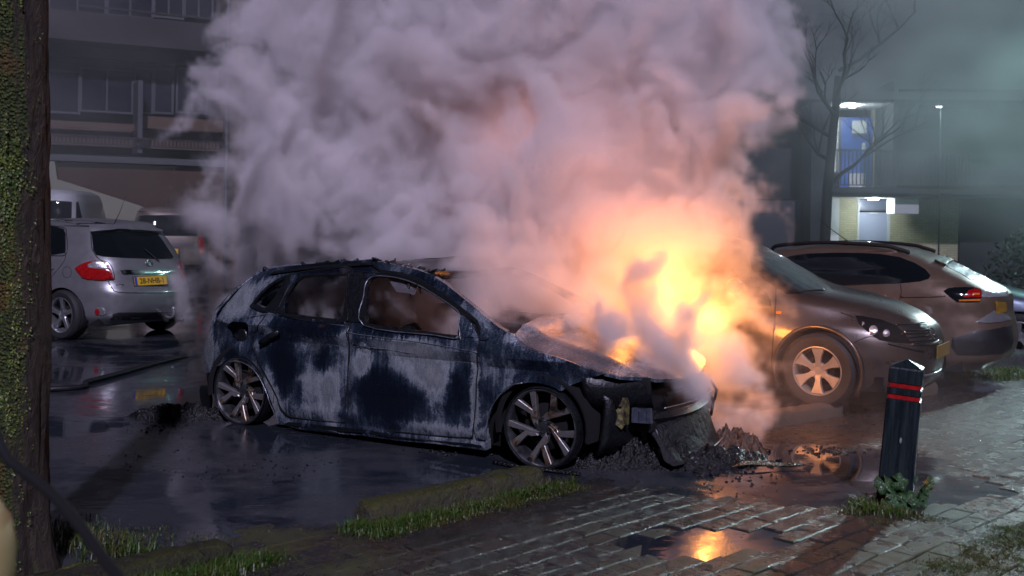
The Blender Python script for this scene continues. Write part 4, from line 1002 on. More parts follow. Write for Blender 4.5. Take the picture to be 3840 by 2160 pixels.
# ---- white van behind the trunk
W0 = P(120, 1000, 22.0); W0.z = 0; h6 = R(101); f6 = Vector((math.cos(h6), math.sin(h6), 0))
W_ = Shell('parked_van', W0 + f6 * 2.3, h6, 'white delivery van, its dark rear window just right of the tree trunk', 'van', 'vans by the flats'); W_.side = -1
W_.make([(.25, 2.1, -2.1, .88, 3, 6), (.45, 2.3, -2.26, .95, 3, 6), (.8, 2.25, -2.27, .96, 3, 6), (1.1, 1.8, -2.26, .955, 4, 6), (1.4, 1.3, -2.22, .93, 5, 6), (1.8, .9, -2.12, .88, 5, 6), (2.0, .7, -2.02, .82, 5, 6), (2.07, .5, -1.9, .70, 5, 5)], M_white, ((1.4, .32), (-1.4, .32)), ar=.36, na=64, nz=30)
put_wheels(W_, (1.4, -1.4), .32, .94, .21, .32, [five_arm(.14, .2)], 5, M_alloy)
W_.decal('rear_window', [(300, 228), (420, 226), (540, 236), (538, 364), (300, 362)], K14, M_glass, .012, .012, 8)
W_.decal('side_window', [(573, 240), (590, 232), (622, 372), (572, 372)], K14, M_glass, .008, .012, 6)
# ------------------------------------------------------------------ concrete wheel stops, moss, grass
def stone_mat(name, base, moss_c, amt, rough=.6):
    m = material(name, base, rough); t, b = PB(m); w = t.world()
    n = t.noise(w, 14, 5, .7); f = t.noise(w, 120, 4, .7); big = t.noise(w, 3.5, 3, .6)
    geo = t.n('ShaderNodeNewGeometry'); sx = t.n('ShaderNodeSeparateXYZ'); t.l(geo.outputs['Normal'], sx.inputs[0])
    up = t.mapr(sx.outputs[2], -.2, .9, .25, 1)
    mk = t.math('MULTIPLY', t.mapr(t.math('ADD', t.math('MULTIPLY', n, .6), t.math('MULTIPLY', big, .6)), amt, amt + .12), up)
    c = t.mix(t.mapr(f, .35, .7), tuple(x * .6 for x in base), base)
    mc = t.mix(t.mapr(t.noise(w, 70, 5, .8), .38, .62), tuple(x * .22 for x in moss_c), tuple(x * 1.2 for x in moss_c))
    t.l(t.mix(mk, c, mc), b.inputs['Base Color'])
    h = t.math('ADD', t.math('MULTIPLY', f, .8), t.math('ADD', t.math('MULTIPLY', n, 1.0), t.math('MULTIPLY', mk, 1.2)))
    t.l(t.bump(h, .9, .012), b.inputs['Normal']); return m
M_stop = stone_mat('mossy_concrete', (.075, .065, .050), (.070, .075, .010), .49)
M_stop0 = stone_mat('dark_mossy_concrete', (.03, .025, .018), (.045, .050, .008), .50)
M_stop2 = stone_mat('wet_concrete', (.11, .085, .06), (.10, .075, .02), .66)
def wheel_stop(name, a, b, w_, h, m, label, seed=0, group='concrete wheel stops'):
    """a, b: ends of the near bottom edge"""
    a, b = Vector((a[0], a[1])), Vector((b[0], b[1])); L = (b - a).length; d = (b - a) / L; n = Vector((-d.y, d.x))
    nl, prof = int(L / .03), [(0, -.03), (.005, h * .4), (.014, h * .86), (.03, h), (w_ * .35, h + .004), (w_ * .65, h + .004), (w_ - .03, h), (w_ - .014, h * .86), (w_ - .005, h * .4), (w_, -.03)]
    V, F = [], []; np_ = len(prof)
    for i in range(nl + 1):
        t_ = i / nl; e = min(i, nl - i); sh = {0: .80, 1: .95}.get(e, 1.0)
        for (q, z) in prof:
            p = a + d * (L * t_) + n * (w_ / 2 + (q - w_ / 2) * (.9 if e == 0 else 1)); zz = z if z < 0 else z * sh
            v = Vector((p.x, p.y, zz + H(p.x, p.y)))
            k = Vector([noise.noise(v * 13 + Vector((seed + j * 7, 0, 0))) * .011 + noise.noise(v * 40 + Vector((seed + j * 5, 3, 0))) * .005 for j in range(3)])
            V.append(v + (k if z >= 0 else Vector((0, 0, 0))))
    for i in range(nl):
        for k in range(np_ - 1): F.append((i * np_ + k, (i + 1) * np_ + k, (i + 1) * np_ + k + 1, i * np_ + k + 1))
    F.append(tuple(range(np_))); F.append(tuple(nl * np_ + k for k in range(np_))[::-1])
    o = mesh_obj(name, V, F, m, None, True); shade(o, 50); tag(o, label, 'wheel stop', group); return o
g1a, g1b = G(1395, 1985), G(2050, 1828)
S1 = wheel_stop('wheel_stop', (g1a.x, g1a.y), (g1b.x, g1b.y), .17, .112, M_stop, 'long mossy concrete wheel stop with grass along it, in front of the burned car', 1)
s2a, s2b = Gh(2862, 1618), Gh(3170, 1562)
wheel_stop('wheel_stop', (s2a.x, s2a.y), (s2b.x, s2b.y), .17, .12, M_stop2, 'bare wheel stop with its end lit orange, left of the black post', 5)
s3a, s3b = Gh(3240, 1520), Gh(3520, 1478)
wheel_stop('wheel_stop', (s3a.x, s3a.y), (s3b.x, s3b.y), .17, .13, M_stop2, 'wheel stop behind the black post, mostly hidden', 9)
s0b = G(885, 2112); s0a = Vector((s0b.x - .86, s0b.y - .78, 0))
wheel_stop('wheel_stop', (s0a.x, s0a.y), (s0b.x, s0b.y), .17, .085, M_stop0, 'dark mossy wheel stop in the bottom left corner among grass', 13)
s4a, s4b = Gh(3610, 1408), Gh(3900, 1352)
wheel_stop('kerb_edging', (s4a.x, s4a.y), (s4b.x + 1.2, s4b.y + .4), .25, .20, stone_mat('dark_concrete', (.06, .06, .07), (.03, .05, .02), .6), 'raised dark concrete kerb under the tail of the pale suv', 17, None)
def mound(name, c, rx, ry, h, m, seed, n=34, ridged=1.0, rot=0.0, fr=9):
    V, F = [], []
    for j in range(n + 1):
        for i in range(n + 1):
            x, y = (i / n * 2 - 1), (j / n * 2 - 1); e = max(0, 1 - (x * x + y * y)) ** .6
            p = Vector((x * rx, y * ry, 0)); q = Vector((c.x + p.x * math.cos(rot) - p.y * math.sin(rot), c.y + p.x * math.sin(rot) + p.y * math.cos(rot), 0))
            a = noise.fractal(q * fr + Vector((seed, 0, 0)), .9, 2.1, 5); r_ = 1 - abs(noise.noise(q * fr * 1.7 + Vector((0, seed, 0)))) * 1.7
            z = e * h * (.35 + .65 * max(0, r_) * ridged + .5 * a) - .012
            sx, sy = noise.noise(q * 22) * .015, noise.noise(q * 22 + Vector((5, 5, 5))) * .015
            V.append((q.x + sx, q.y + sy, z + H(q.x, q.y)))
    for j in range(n):
        for i in range(n): F.append((j * (n + 1) + i, j * (n + 1) + i + 1, (j + 1) * (n + 1) + i + 1, (j + 1) * (n + 1) + i))
    return mesh_obj(name, V, F, m, None, True)
M_moss = stone_mat('moss', (.030, .035, .010), (.085, .090, .012), .42, .8)
mo = mound('moss_stone', G(330, 2165), .26, .16, .11, M_moss, 3, 40, .3, .5, 6); tag(mo, 'low moss-covered stone at the foot of the trunk, bottom left', 'stone')
def grass_mat(name, a, b_):
    m = material(name, a, .45); t, b = PB(m); w = t.world()
    c = t.mix(t.mapr(t.noise(w, 11, 3, .6), .35, .65), a, b_); t.l(c, b.inputs['Base Color']); b.inputs['Subsurface Weight'].default_value = 0; return m
M_grass = [grass_mat('grass_green', (.025, .075, .010), (.075, .13, .016)), grass_mat('grass_yellow', (.09, .085, .018), (.05, .06, .016)), grass_mat('grass_dry', (.14, .09, .025), (.09, .06, .02))]
def grass(name, spots, label):
    """spots: (x, y, radius x, radius y, number, height, material)"""
    V, F, Mi = [], [], []
    for x0, y0, rx, ry, n, h, mi in spots:
        for _ in range(n):
            x, y = rnd.gauss(x0, rx), rnd.gauss(y0, ry); hh = h * rnd.uniform(.25, 1.15); a = rnd.uniform(0, 6.28); w_ = rnd.uniform(.0012, .0026)
            dx, dy = math.cos(a), math.sin(a); le = hh * rnd.uniform(.2, 1.5); z0 = H(x, y) + max(-.005, 0); b0 = len(V); px, py = -dy * w_, dx * w_
            V += [(x - px, y - py, z0), (x + px, y + py, z0), (x + dx * le * .35 - px, y + dy * le * .35 - py, z0 + hh * .6), (x + dx * le * .35 + px, y + dy * le * .35 + py, z0 + hh * .6), (x + dx * le, y + dy * le, z0 + hh * .95)]
            F += [(b0, b0 + 1, b0 + 3, b0 + 2), (b0 + 2, b0 + 3, b0 + 4)]; Mi += [mi if rnd.random() < .8 else (mi + 1) % 2] * 2
    o = mesh_obj(name, V, F, M_grass, None, False); o.data.polygons.foreach_set('material_index', Mi); tag(o, label, None, None, 'stuff'); return o
sp = []
d1 = (g1b - g1a); L1 = d1.length; d1.normalize(); n1_ = Vector((-d1.y, d1.x, 0))
for k in range(26):
    t_ = k / 25; c = g1a + d1 * (L1 * (t_ * 1.12 - .02)) - n1_ * (.05 + .05 * rnd.random()); sp.append((c.x, c.y, .035, .03, 170 if rnd.random() < .75 else 90, .058 if t_ < .3 or rnd.random() < .6 else .035, 0 if rnd.random() < .7 else 1))
    c2 = c - n1_ * .07; sp.append((c2.x, c2.y, .04, .025, 100, .024, 1))
for k in range(9):
    c = g1a + d1 * (-.10 + .02 * k) - n1_ * rnd.uniform(-.06, .16); sp.append((c.x, c.y, .04, .04, 200, .055, 0))
grass('grass', sp, 'fresh green grass growing along the long mossy wheel stop')
sp = []
d0 = (s0b - s0a).normalized(); n0 = Vector((-d0.y, d0.x, 0))
for k in range(18): c = s0b + d0 * (.12 - .05 * k) - n0 * rnd.uniform(.02, .13); sp.append((c.x, c.y, .05, .04, 170, .06, 0))
for (a, b_, n, h) in ((250, 2000, 160, .045), (330, 2040, 200, .06), (420, 2080, 200, .09), (200, 2060, 120, .05), (520, 2100, 140, .10), (300, 1990, 160, .03), (620, 2150, 300, .06), (800, 2150, 300, .06), (240, 1960, 100, .03)):
    c = G(a, b_); sp.append((c.x, c.y, .07, .06, n, h, 0 if rnd.random() < .6 else 1))
grass('grass', sp, 'tufts of grass and moss round the foot of the trunk')
sp = []
for (a, b_, n, h, mi) in ((3200, 1925, 260, .03, 1), (3260, 1915, 320, .045, 0), (3320, 1930, 320, .05, 0), (3400, 1935, 200, .03, 1), (3480, 1950, 160, .02, 1), (3240, 1890, 160, .05, 0), (3300, 1965, 200, .02, 1)):
    c = G(a, b_); sp.append((c.x, c.y, .05, .035, n, h, mi))
grass('grass', sp, 'weeds and short grass at the foot of the black post')
sp = []
for (a, b_, n, h, mi) in ((3460, 1560, 160, .03, 2), (3540, 1545, 80, .02, 2), (3270, 1540, 60, .03, 2), (3180, 1545, 60, .04, 2), (3390, 1560, 70, .03, 2)):
    c = Gh(a, b_); sp.append((c.x, c.y, .06, .04, n, h, mi))
for k in range(70):
    b_ = rnd.uniform(1985, 2170); c = Gh(rnd.uniform(3840 - (b_ - 1960) * 2.2, 3880), b_); sp.append((c.x, c.y, .05, .05, 130, .020, 1 if rnd.random() < .7 else 0))
for k in range(40):
    c = Gh(rnd.uniform(300, 1500), rnd.uniform(1990, 2165)); sp.append((c.x, c.y, .05, .05, 70, .014, 1))
for k in range(22):
    c = Gh(rnd.uniform(3690, 3860), rnd.uniform(1385, 1425)); sp.append((c.x, c.y, .15, .12, 110, .09, 0))
grass('grass', sp, 'low mossy tufts between the clinkers')
# ------------------------------------------------------------------ black bollard with red bands, mallow growing at its foot
pb = G(3355, 1878)
bol = empty('bollard', pb + Vector((0, 0, 0))); tag(bol, 'black wooden post with two red bands, peeling paint and a leaning pyramid top', 'bollard')
bol.rotation_euler = (0, R(4.2), R(-24))
m_bol = material('black_post_paint', (.010, .016, .020), .3); t, b = PB(m_bol); c = t.coord('Object')
pe_ = t.mapr(t.voro(t.vmath('MULTIPLY', c, (20, 20, 7)), 1.0), .10, .13, 1, 0); sx = t.n('ShaderNodeSeparateXYZ'); t.l(c, sx.inputs[0])
msk = t.math('MULTIPLY', pe_, t.math('MULTIPLY', t.mapr(sx.outputs[2], .60, .56), t.mapr(t.noise(c, 6, 2, .5), .45, .5)))
grain = t.noise(t.vmath('MULTIPLY', c, (60, 60, 4)), 1, 4, .6)
t.l(t.mix(msk, t.mix(t.mapr(grain, .3, .7), (.006, .010, .013), (.016, .026, .030)), (.30, .33, .30)), b.inputs['Base Color'])
t.l(t.bump(t.math('ADD', grain, t.math('MULTIPLY', t.noise(c, 30, 4, .6), .6)), .5, .006), b.inputs['Normal']); t.l(t.mapr(grain, .3, .7, .22, .5), b.inputs['Roughness'])
def post_sec(rows, name, m):
    V, F = [], []
    for z, s_, cb in rows:
        h_ = s_ / 2
        for x, y in ((-h_ + cb, -h_), (h_ - cb, -h_), (h_, -h_ + cb), (h_, h_ - cb), (h_ - cb, h_), (-h_ + cb, h_), (-h_, h_ - cb), (-h_, -h_ + cb)): V.append((x, y, z))
    for i in range(len(rows) - 1):
        for k in range(8): F.append((i * 8 + k, i * 8 + (k + 1) % 8, (i + 1) * 8 + (k + 1) % 8, (i + 1) * 8 + k))
    F.append(tuple((len(rows) - 1) * 8 + k for k in range(8))); F.append(tuple(range(8))[::-1])
    o = mesh_obj(name, V, F, m, bol, False); return o
w0 = .178
post_sec([(-.1, w0 + .012, .012), (.0, w0 + .010, .012), (.1, w0 + .006, .010), (.3, w0 + .002, .008), (.575, w0, .008), (.578, w0 - .014, .006), (.604, w0 - .014, .006), (.607, w0, .008), (.638, w0, .008), (.641, w0 - .014, .006), (.667, w0 - .014, .006), (.670, w0, .008), (.745, w0, .008), (.755, w0 - .006, .010), (.795, .004, .001)], 'post', m_bol)
m_rb = simple('red_reflective_band', (.34, .011, .012), .3, 0, .25, 50, .2)
for z in (.580, .643): post_sec([(z, w0 - .010, .006), (z + .023, w0 - .010, .006)], 'red_band', m_rb)
m_leaf = material('mallow_leaf', (.035, .085, .028), .4); t, b = PB(m_leaf); c = t.coord('Object')
t.l(t.mix(t.mapr(t.noise(c, 60, 3, .6), .35, .65), (.022, .060, .020), (.055, .115, .04)), b.inputs['Base Color'])
vein = t.mapr(t.voro(c, 60, 'DISTANCE_TO_EDGE'), 0, .25); t.l(t.bump(vein, .7, .004), b.inputs['Normal'])
weed = empty('mallow', pb); tag(weed, 'broad-leaved mallow plant with round green leaves at the foot of the black post', 'plant')
for (px, py, sz, dy_, tl_, az) in ((3320, 1815, .062, -.13, 62, 200), (3372, 1808, .05, -.12, 70, 170), (3362, 1872, .058, -.16, 50, 190), (3400, 1880, .06, -.17, 66, 150), (3448, 1885, .05, -.1, 60, 120), (3468, 1815, .05, -.02, 55, 100), (3420, 1800, .04, .02, 50, 90), (3330, 1895, .045, -.18, 45, 220), (3460, 1850, .045, -.05, 62, 110), (3410, 1925, .04, -.2, 55, 160), (3490, 1822, .035, .0, 60, 80), (3345, 1850, .04, -.15, 60, 210)):
    c = P(px, py, pb.y + dy_)
    V, F = [(0, 0, 0)], []
    nn = 22
    for ring in (.5, 1.0):
        for k in range(nn):
            a = R(25) + 2 * math.pi * k / nn * .93; lob = 1 + .10 * math.cos(a * 5) + rnd.uniform(-.03, .03)
            r_ = sz * ring * lob; V.append((r_ * math.cos(a), r_ * math.sin(a), -.22 * r_ * ring + .10 * sz * ring * math.cos(a * 5)))
    for k in range(nn - 1): F.append((0, 1 + k, 2 + k)); F.append((1 + k, 1 + nn + k, 2 + nn + k, 2 + k))
    mm = Matrix.Translation(c - pb) @ Matrix.Rotation(R(az - 180), 4, 'Z') @ Matrix.Rotation(R(tl_), 4, 'X') @ Matrix.Rotation(rnd.uniform(0, 6), 4, 'Z')
    lf = mesh_obj('leaf', [mm @ Vector(v) for v in V], F, m_leaf, weed, False); shade(lf, 60)
    md = lf.modifiers.new('thick', 'SOLIDIFY'); md.thickness = .0015
    q = c - pb; tube('stem', [Vector((rnd.uniform(-.03, .03), -.09, 0)), Vector((q.x * .6, q.y * .8 - .02, max(.01, q.z * .55))), q], .0025, m_leaf, weed, 5)
# ------------------------------------------------------------------ tree trunk
m_bark = material('bark', (.05, .04, .03), .8); t, b = PB(m_bark); w = t.world(); cs = t.vmath('MULTIPLY', w, (1, 1, .35))
n = t.noise(cs, 26, 5, .7, .8); mg = t.noise(w, 9, 5, .7); cell = t.voro(w, 75); big = t.noise(w, 2.4, 3, .6)
geo = t.n('ShaderNodeNewGeometry'); sx = t.n('ShaderNodeSeparateXYZ'); t.l(geo.outputs['Normal'], sx.inputs[0])
side_ = t.mapr(t.math('ADD', sx.outputs[0], t.math('MULTIPLY', mg, .6)), .95, .45)     # moss masked off right-facing bark, leaving that side darker
mm_ = t.math('MULTIPLY', t.mapr(t.math('ADD', mg, t.math('MULTIPLY', big, .4)), .50, .62), side_)
bark = t.mix(t.mapr(n, .35, .65), (.014, .010, .007), (.050, .036, .024))
mossc = t.mix(t.mapr(cell, .1, .6), (.12, .13, .018), (.025, .045, .008)); mossc = t.mix(t.mapr(t.noise(w, 5, 2, .5), .55, .65), mossc, (.10, .065, .012))
t.l(t.mix(mm_, bark, mossc), b.inputs['Base Color'])
t.l(t.bump(t.math('ADD', t.math('MULTIPLY', n, 1.6), t.math('MULTIPLY', t.math('SUBTRACT', 1, cell), t.math('MULTIPLY', mm_, 1.2))), 1.0, .02), b.inputs['Normal'])
tb = G(45, 2140); tree = empty('tree', (tb.x, tb.y, 0)); tag(tree, 'mossy tree trunk filling the left edge of the picture', 'tree')
V, F = [], []; zr = [-.05 + k * .035 for k in range(150)]; NA = 64
for z in zr:
    for k in range(NA):
        a = 2 * math.pi * k / NA; r = .122 + .075 * math.exp(-max(0, z) / .22) * (1 + .35 * math.cos(a * 5 + .8)) - .004 * z
        p = Vector((math.cos(a), math.sin(a), z)); r += .012 * noise.noise(Vector((p.x * 1.6, p.y * 1.6, z * 2.2))) * 1.6 + .010 * noise.noise(Vector((p.x * 6, p.y * 6, z * 5))) + .006 * (1 - abs(noise.noise(Vector((p.x * 11, p.y * 11, z * 3)))) * 2)
        V.append((r * p.x + .010 * math.sin(z * 1.7), r * p.y, z))
for i in range(len(zr) - 1):
    for k in range(NA): F.append((i * NA + k, i * NA + (k + 1) % NA, (i + 1) * NA + (k + 1) % NA, (i + 1) * NA + k))
mesh_obj('trunk', V, F, m_bark, tree)
for a, l_ in ((.5, 2.2), (2.6, 2.0), (4.4, 1.8)):
    V, F = tube_data(smooth_pts([(0, 0, 4.9), (math.cos(a) * .5, math.sin(a) * .5, 5.6), (math.cos(a) * 1.1, math.sin(a) * 1.1, 6.4), (math.cos(a) * 1.5, math.sin(a) * 1.5, 6.4 + l_)], 4), [.12 - .009 * k for k in range(13)], 10); mesh_obj('limb', V, F, m_bark, tree)
# moss cushions and small ivy leaves on the bark
V, F, Mi = [], [], []
for k in range(12000):
    z = rnd.uniform(.05, 3.0); a = rnd.gauss(-1.75, .5)
    if noise.noise(Vector((a * 2.0, z * 1.6, 4))) + .6 * noise.noise(Vector((a * 6.0, z * 5, 9))) < .04: continue
    r = .130 + .075 * math.exp(-z / .22); c = Vector((r * math.cos(a) + .01 * math.sin(z * 1.7), r * math.sin(a), z)); s_ = rnd.uniform(.0015, .0065); b0 = len(V)
    nn = Vector((math.cos(a), math.sin(a), 0)); tx = Vector((-math.sin(a), math.cos(a), 0)); q = rnd.uniform(0, 6.28)
    u_ = (tx * math.cos(q) + Vector((0, 0, 1)) * math.sin(q)); v_ = nn.cross(u_); li = nn * rnd.uniform(.2, 1.2) * s_
    V += [c - u_ * s_, c + v_ * s_ * .7 + li, c + u_ * s_ + li * 1.4, c - v_ * s_ * .7 + li]; F.append((b0, b0 + 1, b0 + 2, b0 + 3)); Mi.append(0 if rnd.random() < .75 else 1)
m_ml = [grass_mat('moss_leaf', (.12, .17, .02), (.05, .10, .015)), grass_mat('lichen_leaf', (.26, .26, .06), (.16, .22, .08))]
o = mesh_obj('moss', V, F, m_ml, tree, False); o.data.polygons.foreach_set('material_index', Mi); o['kind'] = 'stuff'
# ------------------------------------------------------------------ hoses and the cream cap close to the camera
hs_ = [P(-160, 1600, 1.75), P(40, 1735, 1.68), P(190, 1850, 1.62), P(290, 1960, 1.56), P(370, 2070, 1.50), P(470, 2200, 1.42)]
hs_ += [P(620, 2420, 1.34), P(760, 2750, 1.27), Vector((hs_[-1].x + .3, hs_[-1].y - .2, .03)), Vector((hs_[-1].x + 1.2, hs_[-1].y - .1, .02))]
pre = [Vector((hs_[0].x - .9, hs_[0].y + .3, .02)), Vector((hs_[0].x - .5, hs_[0].y + .2, .02)), Vector((hs_[0].x - .3, hs_[0].y + .1, .6))]
tag(tube('hose', smooth_pts(pre + hs_, 6), 0.0085, material('dull_black_rubber', (.004, .004, .005), .85), None, 10), 'out-of-focus black hose hanging close to the camera, bottom left', 'hose')
ca = P(-95, 2120, 1.55); cap = empty('post_cap', (ca.x, ca.y, 0)); tag(cap, 'out-of-focus cream rounded cap at the bottom left edge', 'post')
V, F = revolve([(.0, .10), (.03, .096), (.048, .07), (.055, .02), (.052, -.04), (.04, -.10), (.03, -.13)], 24); o = mesh_obj('cap', [(x, z, y + ca.z) for x, y, z in V], F, simple('cream_plastic', (.45, .36, .16), .5, 0, .1, 20, .1), cap)
tube('post', [(0, 0, 0), (0, 0, ca.z - .1)], .03, M_black, cap)
hp_ = [Vector((-9, 8.4, .02)), Vector((-6.5, 8.6, .02))] + [Gh(183, 1470), Gh(330, 1440), Gh(450, 1408), Gh(570, 1374), Gh(700, 1341)] + [Gh(700, 1341) + Vector((.25, 1.1, 0)), Gh(700, 1341) + Vector((1.2, 2.6, 0))]
hp_ = [Vector((p.x, p.y, H(p.x, p.y) + .024)) for p in hp_]
tag(tube('fire_hose', smooth_pts(hp_, 8), .024, M_rubber, None, 12), 'dark fire hose running over the wet ground into the smoke', 'hose')
# ------------------------------------------------------------------ charred debris
M_heap = M_charwet
mm1 = mound('charred_heap', G(2390, 1735), .46, .19, .20, M_charwet, 11, 90, 1.5, .30, 14); tag(mm1, 'black glistening heap of burned plastic under the front bumper', 'debris', 'charred debris')
mm2 = mound('charred_heap', G(2660, 1735), .46, .15, .09, M_charwet, 21, 50, 1.3, .45, 12); tag(mm2, 'flat black debris below the hanging bumper rim', 'debris', 'charred debris')
m_rust = simple('burnt_brown_rubble', (.09, .045, .025), .5, 0, .7, 30, 1.0, 6, bdist=.02)
mm3 = mound('charred_heap', G(2735, 1685), .26, .12, .13, m_rust, 31, 60, 1.4, -.35, 14); tag(mm3, 'jagged brown debris ridge lit orange, right of the hanging bumper', 'debris', 'charred debris')
mm4 = mound('charred_heap', G(680, 1565), .42, .12, .10, M_charwet, 41, 50, 1.4, -.08, 10); tag(mm4, 'low black debris heap left of the rear wheel', 'debris', 'charred debris')
bm = bmesh.new(); 
for (a, b_, sx_, sy_, n, s0) in ((2560, 1720, 260, 50, 240, .016), (620, 1600, 200, 40, 90, .008), (3130, 1690, 110, 18, 110, .009), (1700, 1690, 160, 22, 80, .012), (1400, 1640, 200, 14, 50, .010), (2800, 1790, 170, 60, 70, .006), (600, 1740, 330, 70, 90, .004), (1000, 1750, 200, 60, 60, .006), (3000, 1650, 200, 40, 60, .005), (2500, 1840, 300, 30, 60, .005)):
    for _ in range(n):
        p = Gh(rnd.gauss(a, sx_ * .5), rnd.gauss(b_, sy_ * .5)); s_ = s0 * rnd.uniform(.3, 1.6)
        add_box(bm, p + Vector((0, 0, s_ * .3)), (s_ * rnd.uniform(.8, 2.6), s_ * rnd.uniform(.6, 1.6), s_ * rnd.uniform(.3, 1)), Matrix.Rotation(rnd.uniform(0, 3), 3, 'Z') @ Matrix.Rotation(rnd.uniform(-.7, .7), 3, 'X'))
o = bm_obj('rubble', bm, M_charwet); tag(o, 'burned crumbs scattered over the wet ground', None, None, 'stuff')
V, F = panel_mesh([(0, 0), (.5, .02), (.47, .07), (.1, .06)], lambda a, b, d: (a, b, .02 - d + .01 * math.sin(a * 12)), .006, (), .05, 0)
o = mesh_obj('burned_panel_scrap', V, F, M_charwet, None, False); o.location = G(2740, 1762); o.rotation_euler = (R(14), 0, R(8)); tag(o, 'thin black panel scrap lying at the edge of the debris', 'debris', 'charred debris')
# ------------------------------------------------------------------ flats at left
m_bw = simple('brown_brickwork', (.055, .030, .016), .8, 0, .3, 6, .2); m_bd = simple('dark_panel', (.015, .012, .011), .6); m_cn = simple('concrete_band', (.065, .070, .075), .7); m_pb = simple('beige_panel', (.09, .055, .036), .6)
m_fr = simple('window_frame_paint', (.06, .06, .07), .5); m_wg = material('dark_window_glass', (.015, .018, .025), .08)
class Facade:
    """upright facade; x runs along it, pixel pairs give rectangles on it"""
    def __init__(s, name, px, Y, ang, label, cat='building'):
        o = P(px, 850, Y); s.o = Vector((o.x, o.y, 0)); s.root = empty(name, s.o, ang); tag(s.root, label, cat)
        s.M = Matrix.Translation(s.o) @ Matrix.Rotation(ang, 4, 'Z'); s.Mi = s.M.inverted()
    def pt(s, px, py, y=0.0):
        o = s.Mi @ Vector((0, 0, CAM_H)); d = s.Mi.to_3x3() @ ray(px, py); t = (y - o.y) / d.y; return o.x + d.x * t, o.z + d.z * t
    def rect(s, name, p0, p1, y, depth, m, parent=None, z0=None, z1=None, label=None):
        xa, za = s.pt(p0[0], p0[1], y); xb, zb = s.pt(p1[0], p1[1], y)
        if z0 is not None: zb = z0
        if z1 is not None: za = z1
        o = box(name, ((xa + xb) / 2, y + depth / 2, (za + zb) / 2), (abs(xb - xa), depth, abs(za - zb)), m, parent or s.root)
        if label: o['label'] = label
        return o
    def window(s, p0, p1, y, mull=1, fw=.06, glass=None, name='window', frame=None):
        xa, za = s.pt(p0[0], p0[1], y); xb, zb = s.pt(p1[0], p1[1], y)
        w = empty(name, (xa, y, zb)); w.parent = s.root; W_2, H_2 = xb - xa, za - zb; m = frame or m_fr
        bm = bmesh.new()
        for x in (fw / 2, W_2 - fw / 2): add_box(bm, (x, 0, H_2 / 2), (fw, .08, H_2))
        for z in (fw / 2, H_2 - fw / 2): add_box(bm, (W_2 / 2, 0, z), (W_2 - 2 * fw, .07, fw))
        for k in range(1, mull): add_box(bm, (W_2 * k / mull, 0, H_2 / 2), (fw * .8, .07, H_2 - 2 * fw))
        bm_obj('frame', bm, m, w)
        for k in range(mull): box('pane', (W_2 * (k + .5) / mull, .02, H_2 / 2), (W_2 / mull - fw, .01, H_2 - 2 * fw), glass or m_wg, w)
        return w
L = Facade('apartment_block', 180, 28.0, R(28), 'dark block of flats at left with long balconies, half hidden in smoke')
# wall with openings left for the window bands: built as stacked strips
zt = 13.0
L.rect('wall', (-500, 600), (870, 900), 0.0, .3, m_bw, z0=-.1, label='brown brick ground floor wall')
L.rect('wall', (-500, 432), (870, 570), 0.9, .3, m_pb)
L.rect('wall', (-500, 150), (870, 245), 0.9, .3, m_bd); L.rect('wall', (-500, -220), (870, -90), 0.9, .3, m_bd)
L.rect('back_wall', (-500, -200), (862, 600), 1.25, .2, m_bd)
L.rect('end_wall', (866, -300), (905, 600), 0.0, 8.0, m_bw, z0=-.1)
L.rect('balcony_slab', (-500, 575), (868, 604), -.1, 1.0, m_cn); L.rect('balcony_slab', (-500, 82), (868, 98), -.1, 1.0, m_bd)
L.rect('soffit_beam', (600, 160), (868, 196), 0.3, .5, m_bd)
for a, b_ in ((-300, 60), (60, 300), (300, 500), (500, 575), (575, 650), (660, 780)): L.window((a, 250), (b_, 430), .95, 2 if b_ - a > 100 else 1)
for a, b_ in ((-200, 180), (180, 400), (400, 575), (575, 690), (690, 800)): L.window((a, -80), (b_, 76), .95, 2)
L.rect('beige_panel', (532, 434), (840, 496), .6, .06, m_pb); L.rect('beige_panel', (-100, 434), (518, 490), .6, .06, m_pb); L.rect('divider', (519, 300), (533, 575), .0, .9, m_fr)
def railing(Fa, p0, p1, y, n, m, br=.012):
    xa, za = Fa.pt(*p0, y); xb, zb = Fa.pt(*p1, y); r = empty('railing', (xa, y, zb)); r.parent = Fa.root; h = za - zb
    box('handrail', ((xb - xa) / 2, 0, h), (xb - xa, .05, .05), m, r); box('bottom_rail', ((xb - xa) / 2, 0, .04), (xb - xa, .03, .03), m, r)
    me = None
    for k in range(n + 1):
        x = (xb - xa) * k / n
        if me is None: o = box('baluster', (0, 0, 0), (br * 2, br * 2, h - .04), m, r); me = o.data
        else: o = bpy.data.objects.new('baluster', me); COL.objects.link(o); o.parent = r
        o.location = (x, 0, h / 2 + .01)
railing(L, (-60, 492), (862, 568), -.08, 64, m_bd, .022)
tube('drain_pipe', [L.root.matrix_world @ Vector((0, 0, 0))] * 0 + [(L.pt(848, 600, -.1)[0], -.12, z) for z in (-.1, 3, 6, 9, 11)], .05, m_cn, L.root)
railing(L, (300, 20), (862, 84), -.08, 40, m_bd, .02)
